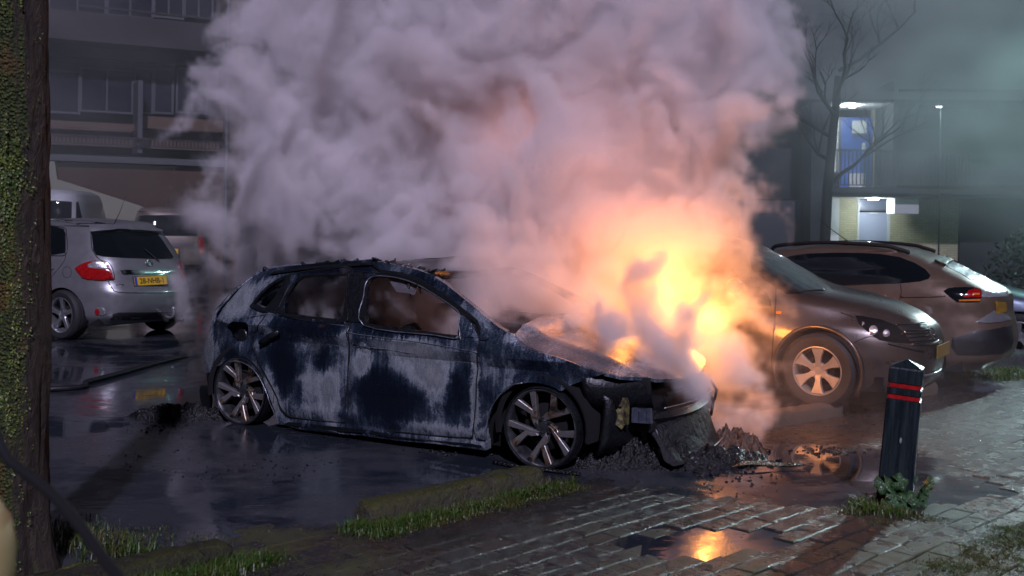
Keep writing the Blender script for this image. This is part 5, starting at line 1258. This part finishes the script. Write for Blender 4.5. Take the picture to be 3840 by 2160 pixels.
# pale slab cut to the shape of light falling on the flats' wall
X_ = Facade('lit_patch', 170, 27.0, R(14), 'added pale slab for the lit patch on the wall behind the two vans', 'wall')
xa, za = X_.pt(60, 700); xb, zb = X_.pt(640, 800)
V, F = panel_mesh([(xa - 2, -.1), (X_.pt(610, 900)[0], -.1), (X_.pt(610, 812)[0], X_.pt(610, 812)[1]), (X_.pt(520, 770)[0], X_.pt(520, 770)[1]), (X_.pt(215, 672)[0], X_.pt(215, 672)[1]), (X_.pt(205, 605)[0], X_.pt(205, 605)[1]), (xa - 2, X_.pt(60, 600)[1])], lambda a, b, d: (a, d, b), .25, (), .6, 0)
mesh_obj('lit_patch_panel', V, F, simple('lit_patch_tone', (.20, .20, .15), .8), X_.root, False)
m_ps = material('lit_poster', (.3, .3, .3), .6)
# ------------------------------------------------------------------ gallery flats at right with lit entrances
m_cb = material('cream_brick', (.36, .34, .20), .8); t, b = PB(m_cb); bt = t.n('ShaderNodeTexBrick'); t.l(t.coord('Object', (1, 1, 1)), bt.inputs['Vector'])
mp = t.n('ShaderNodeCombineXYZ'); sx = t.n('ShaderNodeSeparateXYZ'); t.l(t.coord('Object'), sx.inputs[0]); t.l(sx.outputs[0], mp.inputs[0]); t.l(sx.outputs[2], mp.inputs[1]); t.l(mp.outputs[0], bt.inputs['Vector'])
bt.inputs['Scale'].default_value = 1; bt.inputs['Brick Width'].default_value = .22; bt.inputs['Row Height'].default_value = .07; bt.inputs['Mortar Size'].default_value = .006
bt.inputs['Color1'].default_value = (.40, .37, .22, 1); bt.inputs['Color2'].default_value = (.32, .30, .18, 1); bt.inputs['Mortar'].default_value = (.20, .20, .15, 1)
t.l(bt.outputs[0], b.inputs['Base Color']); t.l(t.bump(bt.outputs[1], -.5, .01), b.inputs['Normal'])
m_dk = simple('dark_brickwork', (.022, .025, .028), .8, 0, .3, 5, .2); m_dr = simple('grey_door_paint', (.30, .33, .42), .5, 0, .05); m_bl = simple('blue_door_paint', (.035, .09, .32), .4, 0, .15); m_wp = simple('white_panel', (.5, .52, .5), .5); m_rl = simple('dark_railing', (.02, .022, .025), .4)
Q = Facade('gallery_flats', 3100, 33.0, R(-4), 'block of flats at right with a lit grey door and a blue balcony door')
Q.rect('wall', (2780, 750), (3046, 950), .0, .3, simple('garage_wall_paint', (.06, .06, .07), .7), z0=-.5, label='grey garage wall'); Q.rect('pillar', (3046, 380), (3108, 950), -1.2, 1.6, m_dk, z0=-.5)
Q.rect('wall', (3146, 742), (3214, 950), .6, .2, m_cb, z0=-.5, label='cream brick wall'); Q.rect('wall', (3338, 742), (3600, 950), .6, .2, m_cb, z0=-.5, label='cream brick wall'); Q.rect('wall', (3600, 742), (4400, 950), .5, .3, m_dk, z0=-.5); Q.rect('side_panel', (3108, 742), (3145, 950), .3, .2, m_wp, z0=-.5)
Q.rect('ceiling', (3100, 738), (3460, 742), -1.1, 2.0, m_wp); Q.rect('gallery_slab', (3108, 704), (4400, 738), -1.3, 2.3, m_dk)
dr = Q.rect('door', (3222, 796), (3328, 950), .66, .06, m_dr, z0=-.5, label='grey entrance door'); Q.window((3216, 744), (3334, 792), .66, 1, .05, simple('transom_glass', (.14, .16, .22), .3), 'transom')
Q.rect('door_frame', (3214, 744), (3221, 950), .60, .1, m_wp, z0=-.5); Q.rect('door_frame', (3330, 744), (3337, 950), .60, .1, m_wp, z0=-.5); Q.rect('door_closer', (3262, 797), (3292, 803), .60, .05, m_wp)
Q.rect('wall_box', (3356, 744), (3445, 802), -.9, .9, m_wp, label='white box under the gallery')
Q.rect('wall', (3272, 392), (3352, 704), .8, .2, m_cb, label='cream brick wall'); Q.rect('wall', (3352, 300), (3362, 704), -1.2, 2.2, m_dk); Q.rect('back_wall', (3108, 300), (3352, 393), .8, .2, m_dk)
bd = Q.rect('door', (3152, 440), (3270, 704), .8, .06, m_bl, label='blue front door'); Q.rect('door_window', (3196, 452), (3250, 500), .77, .02, m_wp); Q.rect('door_panel', (3186, 650), (3246, 702), .76, .03, m_wp); Q.rect('door_trim', (3198, 505), (3260, 512), .76, .03, m_pb); Q.rect('house_number', (3232, 535), (3246, 560), .77, .01, m_wp)
Q.window((3108, 440), (3150, 650), .8, 1, .05, m_wp, 'side_light'); Q.rect('ceiling', (3106, 380), (3352, 386), -1.1, 2.0, m_wp); Q.rect('gallery_slab', (2700, 340), (4400, 380), -1.3, 2.3, m_dk)
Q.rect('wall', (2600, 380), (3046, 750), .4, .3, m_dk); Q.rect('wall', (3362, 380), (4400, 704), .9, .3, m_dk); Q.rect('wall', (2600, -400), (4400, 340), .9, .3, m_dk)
railing(Q, (3110, 562), (3345, 700), -1.2, 16, m_rl, .014); railing(Q, (3362, 572), (3640, 700), -1.2, 20, m_rl, .014)
Q.rect('railing_post', (3318, 560), (3326, 704), -1.22, .05, m_rl)
def lamp_mat(c, e):
    m = bpy.data.materials.new('lamp_glow'); m.use_nodes = True; b = m.node_tree.nodes['Principled BSDF']; b.inputs['Emission Color'].default_value = (*c, 1); b.inputs['Emission Strength'].default_value = e; return m
m_lg = lamp_mat((.85, .95, 1.0), 9)
def lamp_point(loc, e, col=(.8, .92, 1.0), rad=.08, par=None):
    l = bpy.data.lights.new('lamp_light', 'POINT'); l.energy = e; l.color = col; l.shadow_soft_size = rad; o = bpy.data.objects.new('lamp_light', l); COL.objects.link(o); o.location = loc
    if par: o.parent = par
    return o
for (a, b_, w_, y, e) in ((3275, 747, 22, -.3, 55), (3162, 398, 8, -.4, 35), (3196, 401, 14, -.4, 60)):
    x, z = Q.pt(a, b_, y); lp = empty('ceiling_lamp', (x, y, z)); lp.parent = Q.root
    V, F = revolve([(0, -.03), (.8, -.03), (1, 0), (.9, .04), (0, .05)], 16); ww = w_ / 122
    mesh_obj('lamp_shade', [(p[0] * ww, p[2] * .09, -p[1] * .6) for p in V], F, m_lg, lp)
    lamp_point((0, -.05, -.18), e, (.80, .90, 1.0), .08, lp)
# ------------------------------------------------------------------ street lamps
def street_lamp(loc, h, label, energy, col, arm=(-.8, 0), r=.06, head=.25, spot=None):
    s_ = empty('street_lamp', loc); tag(s_, label, 'street lamp', 'street lamps'); tube('pole', [(0, 0, 0), (0, 0, h * .6), (0, 0, h)], [r, r * .8, r * .6], m_rl, s_, 10)
    tube('arm', [(0, 0, h), (arm[0] * .5, arm[1] * .5, h + .12), (arm[0], arm[1], h + .12)], r * .5, m_rl, s_, 8)
    bm = bmesh.new(); add_box(bm, (arm[0], arm[1], h + .12), (head * 2, head, .1), None, .03); bm_obj('lamp_head', bm, m_rl, s_, True)
    box('lamp_glass', (arm[0], arm[1], h + .055), (head * 1.5, head * .7, .03), lamp_mat(col, 14), s_, .01)
    if spot:
        l = bpy.data.lights.new('lamp_light', 'SPOT'); l.energy = energy; l.color = col; l.shadow_soft_size = .10; l.spot_size = R(36); l.spot_blend = .9
        o = bpy.data.objects.new('lamp_light', l); COL.objects.link(o); o.parent = s_; o.location = (arm[0], arm[1], h - .1)
        lamp_point((arm[0], arm[1], h - .1), 380, (.45, 1.0, .86), .12, s_)  # added teal point at the head to tint the thin smoke
        o.rotation_euler = (Vector(spot) - Vector(loc) - o.location).to_track_quat('-Z', 'Y').to_euler()
    else: lamp_point((arm[0], arm[1], h - .1), energy, col, .12, s_)
sl = P(4200, 850, 19.0); street_lamp((sl.x + 1.2, sl.y, 0), 4.7, 'street lamp standing just beyond the right edge, lighting the wet clinkers', 2500, (.74, .94, 1.0), spot=(4.6, 6.5, 0))
sl = P(3525, 600, 31.0); street_lamp((sl.x, sl.y, 0), (P(3525, 408, 31.0)).z, 'small distant lamp on a thin pole right of the lit balcony', 10, (.8, .95, 1.0), (-.05, 0), .025, .10)
# ------------------------------------------------------------------ bare tree in front of the balcony, dark shrubs at right
m_tw = simple('dark_twig_bark', (.012, .011, .010), .8)
def bare_tree(base, h, label, seed, lean=(0, 0), spread=1.0, first=.4):
    r = random.Random(seed); tr = empty('tree', base); tag(tr, label, 'tree'); tube('trunk', [(0, 0, 0), (lean[0] * .3, lean[1] * .3, h * .4), (lean[0], lean[1], h * .8)], [.13, .11, .08], m_tw, tr, 10)
    V, F = [], []
    def br(p, d, l, rad, dep):
        pts = [p]; q = p.copy(); dd = d.copy()
        for k in range(4):
            dd = (dd + Vector((r.uniform(-.25, .25), r.uniform(-.25, .25), r.uniform(-.15, .22)))).normalized(); q = q + dd * (l / 4); pts.append(q.copy())
        v, f = tube_data(pts, [rad, rad * .85, rad * .7, rad * .55, rad * .4], 4 if dep > 1 else 6, False); b0 = len(V); V.extend(v); F.extend([tuple(i + b0 for i in ff) for ff in f])
        if dep < 4:
            for _ in range(3 if dep else 4): 
                k = r.randint(1, 4); a = Vector((r.uniform(-1, 1), r.uniform(-1, 1), r.uniform(-.2, .9))).normalized(); br(pts[k], (dd + a * .9).normalized(), l * r.uniform(.45, .7), rad * .5, dep + 1)
    top = Vector((lean[0], lean[1], h * .8))
    for k in range(6):
        a = 2 * math.pi * k / 6 + r.random(); z = h * (first + .08 * k); t_ = z / (h * .8); br(Vector((lean[0] * t_, lean[1] * t_, z)), Vector((math.cos(a) * spread, math.sin(a) * spread, .7)).normalized(), h * .33, .05, 0)
    mesh_obj('branches', V, F, m_tw, tr); return tr
bt_ = P(3085, 900, 24.0); bare_tree((bt_.x, bt_.y, -.2), 6.4, 'bare tree in front of the lit balcony', 5, (.3, 0), 1.3, .42)
def shrub(base, rx, h, n, label, seed):
    r = random.Random(seed); s_ = empty('shrub', base); tag(s_, label, 'shrub'); V, F = [], []
    for _ in range(n):
        a = r.uniform(0, 6.28); q = r.random() ** .5; z = r.random() ** .8 * h; e = math.sqrt(max(0, 1 - (z / h) ** 2)); k = 1 + .35 * noise.noise(Vector((math.cos(a) * 2, math.sin(a) * 2, z)) + Vector((seed, 0, 0)))
        c = Vector((math.cos(a) * rx * q * e * k, math.sin(a) * rx * q * e * k, z)); u_ = Vector((r.uniform(-1, 1), r.uniform(-1, 1), r.uniform(-1, 1))).normalized() * r.uniform(.03, .07); w_ = u_.cross(Vector((r.uniform(-1, 1), r.uniform(-1, 1), r.uniform(-1, 1)))).normalized() * u_.length * .5; b0 = len(V)
        V += [c - u_, c + w_, c + u_, c - w_]; F.append((b0, b0 + 1, b0 + 2, b0 + 3))
    mesh_obj('foliage', V, F, simple('shrub_leaf', (.016, .026, .015), .6), s_, False)
    for k in range(4): tube('stem', [(0, 0, 0), (r.uniform(-.3, .3) * rx, r.uniform(-.3, .3) * rx, h * .6)], .03, m_tw, s_, 6)
for k, (px, Y, rx, h, lab) in enumerate(((3930, 21, 1.3, 1.9, 'dark shrub at the right edge behind the blue-grey car'),)):
    c = P(px, 900, Y); shrub((c.x, c.y, -.25), rx, h, 4000, lab, k)
# ------------------------------------------------------------------ smoke (real density volumes)
def volume_material(name, dens, color, aniso=0.1, emit=None):
    m = bpy.data.materials.new(name); m.use_nodes = True; t = m.node_tree
    t.nodes.clear(); out = t.nodes.new('ShaderNodeOutputMaterial'); v = t.nodes.new('ShaderNodeVolumePrincipled')
    v.inputs['Color'].default_value = (*color, 1); v.inputs['Density'].default_value = dens; v.inputs['Anisotropy'].default_value = aniso
    t.links.new(v.outputs[0], out.inputs['Volume'])
    return m, NT(t), v
def smoke_object(name, lo, hi, res, mat, build):
    g = bpy.data.node_groups.new(name, 'GeometryNodeTree')
    g.interface.new_socket('Geometry', in_out='OUTPUT', socket_type='NodeSocketGeometry')
    t = NT(g)
    vc = g.nodes.new('GeometryNodeVolumeCube'); sm = g.nodes.new('GeometryNodeSetMaterial'); out = g.nodes.new('NodeGroupOutput')
    vc.inputs['Min'].default_value = lo; vc.inputs['Max'].default_value = hi
    for k, a in zip('XYZ', range(3)): vc.inputs['Resolution ' + k].default_value = max(8, int((hi[a] - lo[a]) / res))
    sm.inputs['Material'].default_value = mat
    pos = g.nodes.new('GeometryNodeInputPosition').outputs[0]
    g.links.new(build(t, pos), vc.inputs['Density'])
    g.links.new(vc.outputs[0], sm.inputs[0]); g.links.new(sm.outputs[0], out.inputs[0])
    me = bpy.data.meshes.new(name); me.materials.append(mat)
    o = bpy.data.objects.new(name, me); COL.objects.link(o)
    md = o.modifiers.new('density', 'NODES'); md.node_group = g
    o['kind'] = 'stuff'
    return o
BLOBS = [ # px, py, distance, radius
 (1060, 440, 10.2, .62), (1190, 120, 10.6, .75), (1070, 720, 9.9, .60), (990, 980, 10.2, .36), (1320, 700, 10.3, .9), (1500, 80, 10.8, 1.0),
 (985, 1150, 10.0, .36), (930, 1250, 9.8, .22), (1150, 1000, 10.4, .62), (1500, 400, 10.6, 1.2), (1700, 900, 10.2, 1.1), (1450, 1200, 10.4, .8),
 (900, 870, 10.2, .26), (890, 1010, 10.0, .23), (878, 1130, 9.8, .19), (858, 1240, 9.5, .14), (850, 1320, 9.3, .09), (950, 570, 10.1, .3),
 (1900, 200, 10.2, 1.25), (2350, 150, 9.8, 1.1), (2580, 330, 9.4, .66), (2640, 60, 9.6, .78), (2600, 580, 9.3, .56), (2250, 560, 9.3, .8), (1950, 700, 9.4, .75),
 (2720, 480, 9.0, .34), (2690, 680, 8.7, .26), (2660, 830, 8.3, .20),
 (2100, 1000, 8.9, .62), (1900, 1150, 9.2, .5), (2350, 880, 8.6, .48), (2520, 950, 8.3, .36), (2650, 1060, 8.0, .25),
 (2680, 1220, 7.9, .22), (2680, 1380, 7.9, .20), (2680, 1520, 8.0, .18), (2560, 1000, 8.0, .28), (2420, 1080, 8.3, .32), (2200, 1130, 8.1, .32), (1500, 1100, 9.0, .5),
 (1180, 1120, 8.40, .25), (1400, 1110, 8.2, .26), (1580, 1150, 7.9, .24), (1840, 1110, 7.75, .30), (1990, 1140, 7.7, .26), (2080, 1080, 8.0, .34), (1930, 1010, 8.3, .40), (2230, 1180, 7.7, .22),
 (2290, 1300, 7.10, .19), (2160, 1255, 7.2, .17), (2400, 1335, 7.0, .16), (2520, 1355, 7.0, .14), (2060, 1240, 7.3, .13), (2340, 1215, 7.15, .09), (2640, 1300, 7.5, .15), (2650, 1450, 7.6, .12),
]
def plume(t, pos):
    w = t.noise(pos, 0.8, 2, 0.5, norm=False)
    nd = t.t.nodes.new('ShaderNodeTexNoise'); nd.inputs['Scale'].default_value = 1.1; nd.inputs['Detail'].default_value = 2.0; nd.normalize = False
    t.l(pos, nd.inputs['Vector'])
    warp = t.vmath('SCALE', nd.outputs['Color'], sc=0.34)
    p = t.vmath('ADD', pos, warp)
    d = None
    for px, py, Y, r in BLOBS:
        c = P(px, py, Y)
        q = t.math('SUBTRACT', t.vmath('DISTANCE', p, tuple(c)), r)
        d = q if d is None else t.math('SMOOTH_MIN', d, q, 0.18)
    n1 = t.math('ABSOLUTE', t.noise(p, 1.9, 1.0, 0.5, norm=False))
    n2 = t.math('ABSOLUTE', t.noise(p, 4.5, 1.0, 0.5, norm=False))
    n3 = t.math('ABSOLUTE', t.noise(pos, 10.0, 3.0, 0.68, norm=False))
    d = t.math('SUBTRACT', d, t.math('MULTIPLY', n1, 0.55))
    d = t.math('SUBTRACT', d, t.math('MULTIPLY', n2, 0.26))
    d = t.math('SUBTRACT', d, t.math('MULTIPLY', n3, 0.17))
    d = t.math('ADD', d, 0.20)
    dens = t.mapr(d, 0.0, -0.16, 0.0, 1.0)
    # large thin pockets
    hole = t.mapr(t.noise(pos, 1.1, 3, 0.6), 0.34, 0.54, 0.35, 1.0)
    hot = t.mapr(t.vmath('DISTANCE', pos, tuple(P(2470, 1000, 8.0))), .45, 1.25, .36, 1.0)      # thinner where it burns
    sx = t.t.nodes.new('ShaderNodeSeparateXYZ'); t.l(pos, sx.inputs[0])
    front = t.mapr(sx.outputs[1], 7.50, 7.30, 0.0, 1.5)
    return t.math('MULTIPLY', dens, t.math('ADD', t.math('MULTIPLY', hole, hot), front))
m_smoke, _, _ = volume_material('smoke', 5.5, (0.972, 0.935, 0.945), 0.0)
s1 = smoke_object('smoke_plume', (-4.2, 6.6, 0.02), (3.4, 12.4, 5.0), 0.036, m_smoke, plume)
tag(s1, 'thick billowing smoke plume rising behind and from the bonnet of the burned hatchback')
# thin drifting smoke over the back of the lot
def veil(t, pos):
    q = t.vmath('MULTIPLY', pos, (.8, 1.0, 1.35))
    nd = t.t.nodes.new('ShaderNodeTexNoise'); nd.inputs['Scale'].default_value = .35; nd.inputs['Detail'].default_value = 2.0; nd.normalize = False
    t.l(q, nd.inputs['Vector'])
    q = t.vmath('ADD', q, t.vmath('SCALE', nd.outputs['Color'], sc=1.6))
    n = t.noise(q, .42, 5, .62)
    d = t.mapr(n, .46, .58, 0.0, 1.0)
    sx = t.t.nodes.new('ShaderNodeSeparateXYZ'); t.l(pos, sx.inputs[0])
    hi = t.math('ADD', t.mapr(sx.outputs[2], .3, 4.0, .22, 1.0), t.math('MULTIPLY', t.mapr(sx.outputs[0], 4.5, 7.5, 0, 3.4), t.mapr(sx.outputs[2], 1.0, 2.6, 0, 1)))
    nearl = t.mapr(sx.outputs[1], 12.5, 17.0, 0.0, 1.0)
    side = t.math('ADD', t.mapr(sx.outputs[0], 3.0, 12.0, 0.0, -.15), .62)
    return t.math('MULTIPLY', t.math('MULTIPLY', t.math('ADD', d, .06), hi), t.math('MULTIPLY', nearl, side))
m_veil, _, _ = volume_material('thin_smoke', .055, (.90, .93, .93), .15)
s2 = smoke_object('thin_smoke', (-14.0, 10.0, .02), (17.0, 27.0, 11.0), .38, m_veil, veil)
tag(s2, 'thin drifting smoke in front of the flats and under the street lamp')
def steam(t, pos):
    n = t.noise(t.vmath('MULTIPLY', pos, (1, 1, 1.3)), 1.5, 5, .62, .6)
    sx = t.t.nodes.new('ShaderNodeSeparateXYZ'); t.l(pos, sx.inputs[0])
    z = t.mapr(sx.outputs[2], -.1, 1.0, 1.0, .0); d = t.mapr(n, .44, .70, 0, 1)
    e = t.math('MULTIPLY', t.mapr(sx.outputs[0], .8, 1.8, 0, 1), t.mapr(sx.outputs[0], 2.6, 4.2, 1, 0))
    f = t.math('MULTIPLY', t.mapr(sx.outputs[1], 6.6, 7.6, 0, 1), t.mapr(sx.outputs[1], 9.3, 10.3, 1, 0))
    return t.math('MULTIPLY', t.math('MULTIPLY', d, z), t.math('MULTIPLY', e, f))
m_st, _, _ = volume_material('steam', .30, (.93, .92, .92), .1)
s3 = smoke_object('steam', (.7, 6.4, -.25), (5.0, 10.4, 1.7), .06, m_st, steam)
tag(s3, 'low steam drifting between the burning front and the grey car')
# flames inside the plume
FC = P(2490, 1110, 7.75)
def flames(t, pos):
    q = t.vmath('ADD', pos, t.vmath('SCALE', t.noise(pos, 5.0, 3, .6, norm=False), sc=.12))
    a = t.math('SUBTRACT', t.vmath('LENGTH', t.vmath('MULTIPLY', t.vmath('SUBTRACT', q, tuple(FC)), (1.0, 1.0, .62))), .10)
    c2 = FC + Vector((-.25, .25, -.12)); b2 = t.math('SUBTRACT', t.vmath('LENGTH', t.vmath('MULTIPLY', t.vmath('SUBTRACT', q, tuple(c2)), (1.0, 1.0, .7))), .05)
    return t.mapr(t.math('SUBTRACT', t.math('SMOOTH_MIN', a, b2, .1), t.math('MULTIPLY', t.math('ABSOLUTE', t.noise(pos, 9.0, 2, .6, norm=False)), .14)), 0, -.12, 0, 1)
m_fl = bpy.data.materials.new('flames'); m_fl.use_nodes = True; tt = m_fl.node_tree; tt.nodes.clear(); out = tt.nodes.new('ShaderNodeOutputMaterial'); v = tt.nodes.new('ShaderNodeVolumePrincipled')
v.inputs['Color'].default_value = (.9, .8, .7, 1); v.inputs['Density'].default_value = 1.0
inf = tt.nodes.new('ShaderNodeVolumeInfo'); mm_ = tt.nodes.new('ShaderNodeMath'); mm_.operation = 'MULTIPLY'; mm_.inputs[1].default_value = 7.0
tt.links.new(inf.outputs['Density'], mm_.inputs[0]); tt.links.new(mm_.outputs[0], v.inputs['Emission Strength']); v.inputs['Emission Color'].default_value = (1.0, .42, .08, 1)
tt.links.new(v.outputs[0], out.inputs['Volume'])
s4 = smoke_object('flames', tuple(FC - Vector((.7, .6, .5))), tuple(FC + Vector((.6, .7, .7))), .03, m_fl, flames)
tag(s4, 'bright yellow flames inside the smoke over the bonnet')
def fire_and_fill_light(loc, e, rad, col):  # point lamps added inside the plume for fire and smoke glow
    l = bpy.data.lights.new('fire_and_fill_light', 'POINT'); l.energy = e; l.shadow_soft_size = rad; l.color = col
    o = bpy.data.objects.new('fire_and_fill_light', l); COL.objects.link(o); o.location = loc; return o
fire_and_fill_light(P(2490, 1100, 7.75), 42, 0.26, (1.0, 0.32, 0.05))
fire_and_fill_light(P(2400, 900, 8.5), 27, 0.45, (1.0, 0.28, 0.05))
fire_and_fill_light(P(2050, 600, 9.6), 58, 0.5, (1.0, 0.36, 0.22))  # added pink fill; no flame this high in the smoke
fire_and_fill_light(P(2420, 420, 9.75), 15, 0.9, (1.0, 0.40, 0.28))  # extra pinkish glow put into the upper plume
fire_and_fill_light(P(1700, 320, 10.2), 26, 0.9, (1.0, 0.42, 0.32))  # another added tint lamp, pinks the upper left smoke
fire_and_fill_light(P(2650, 1180, 8.0), 52, 0.16, (1.0, 0.34, 0.06))  # added at the plume's right edge to gild the grey car's wheel
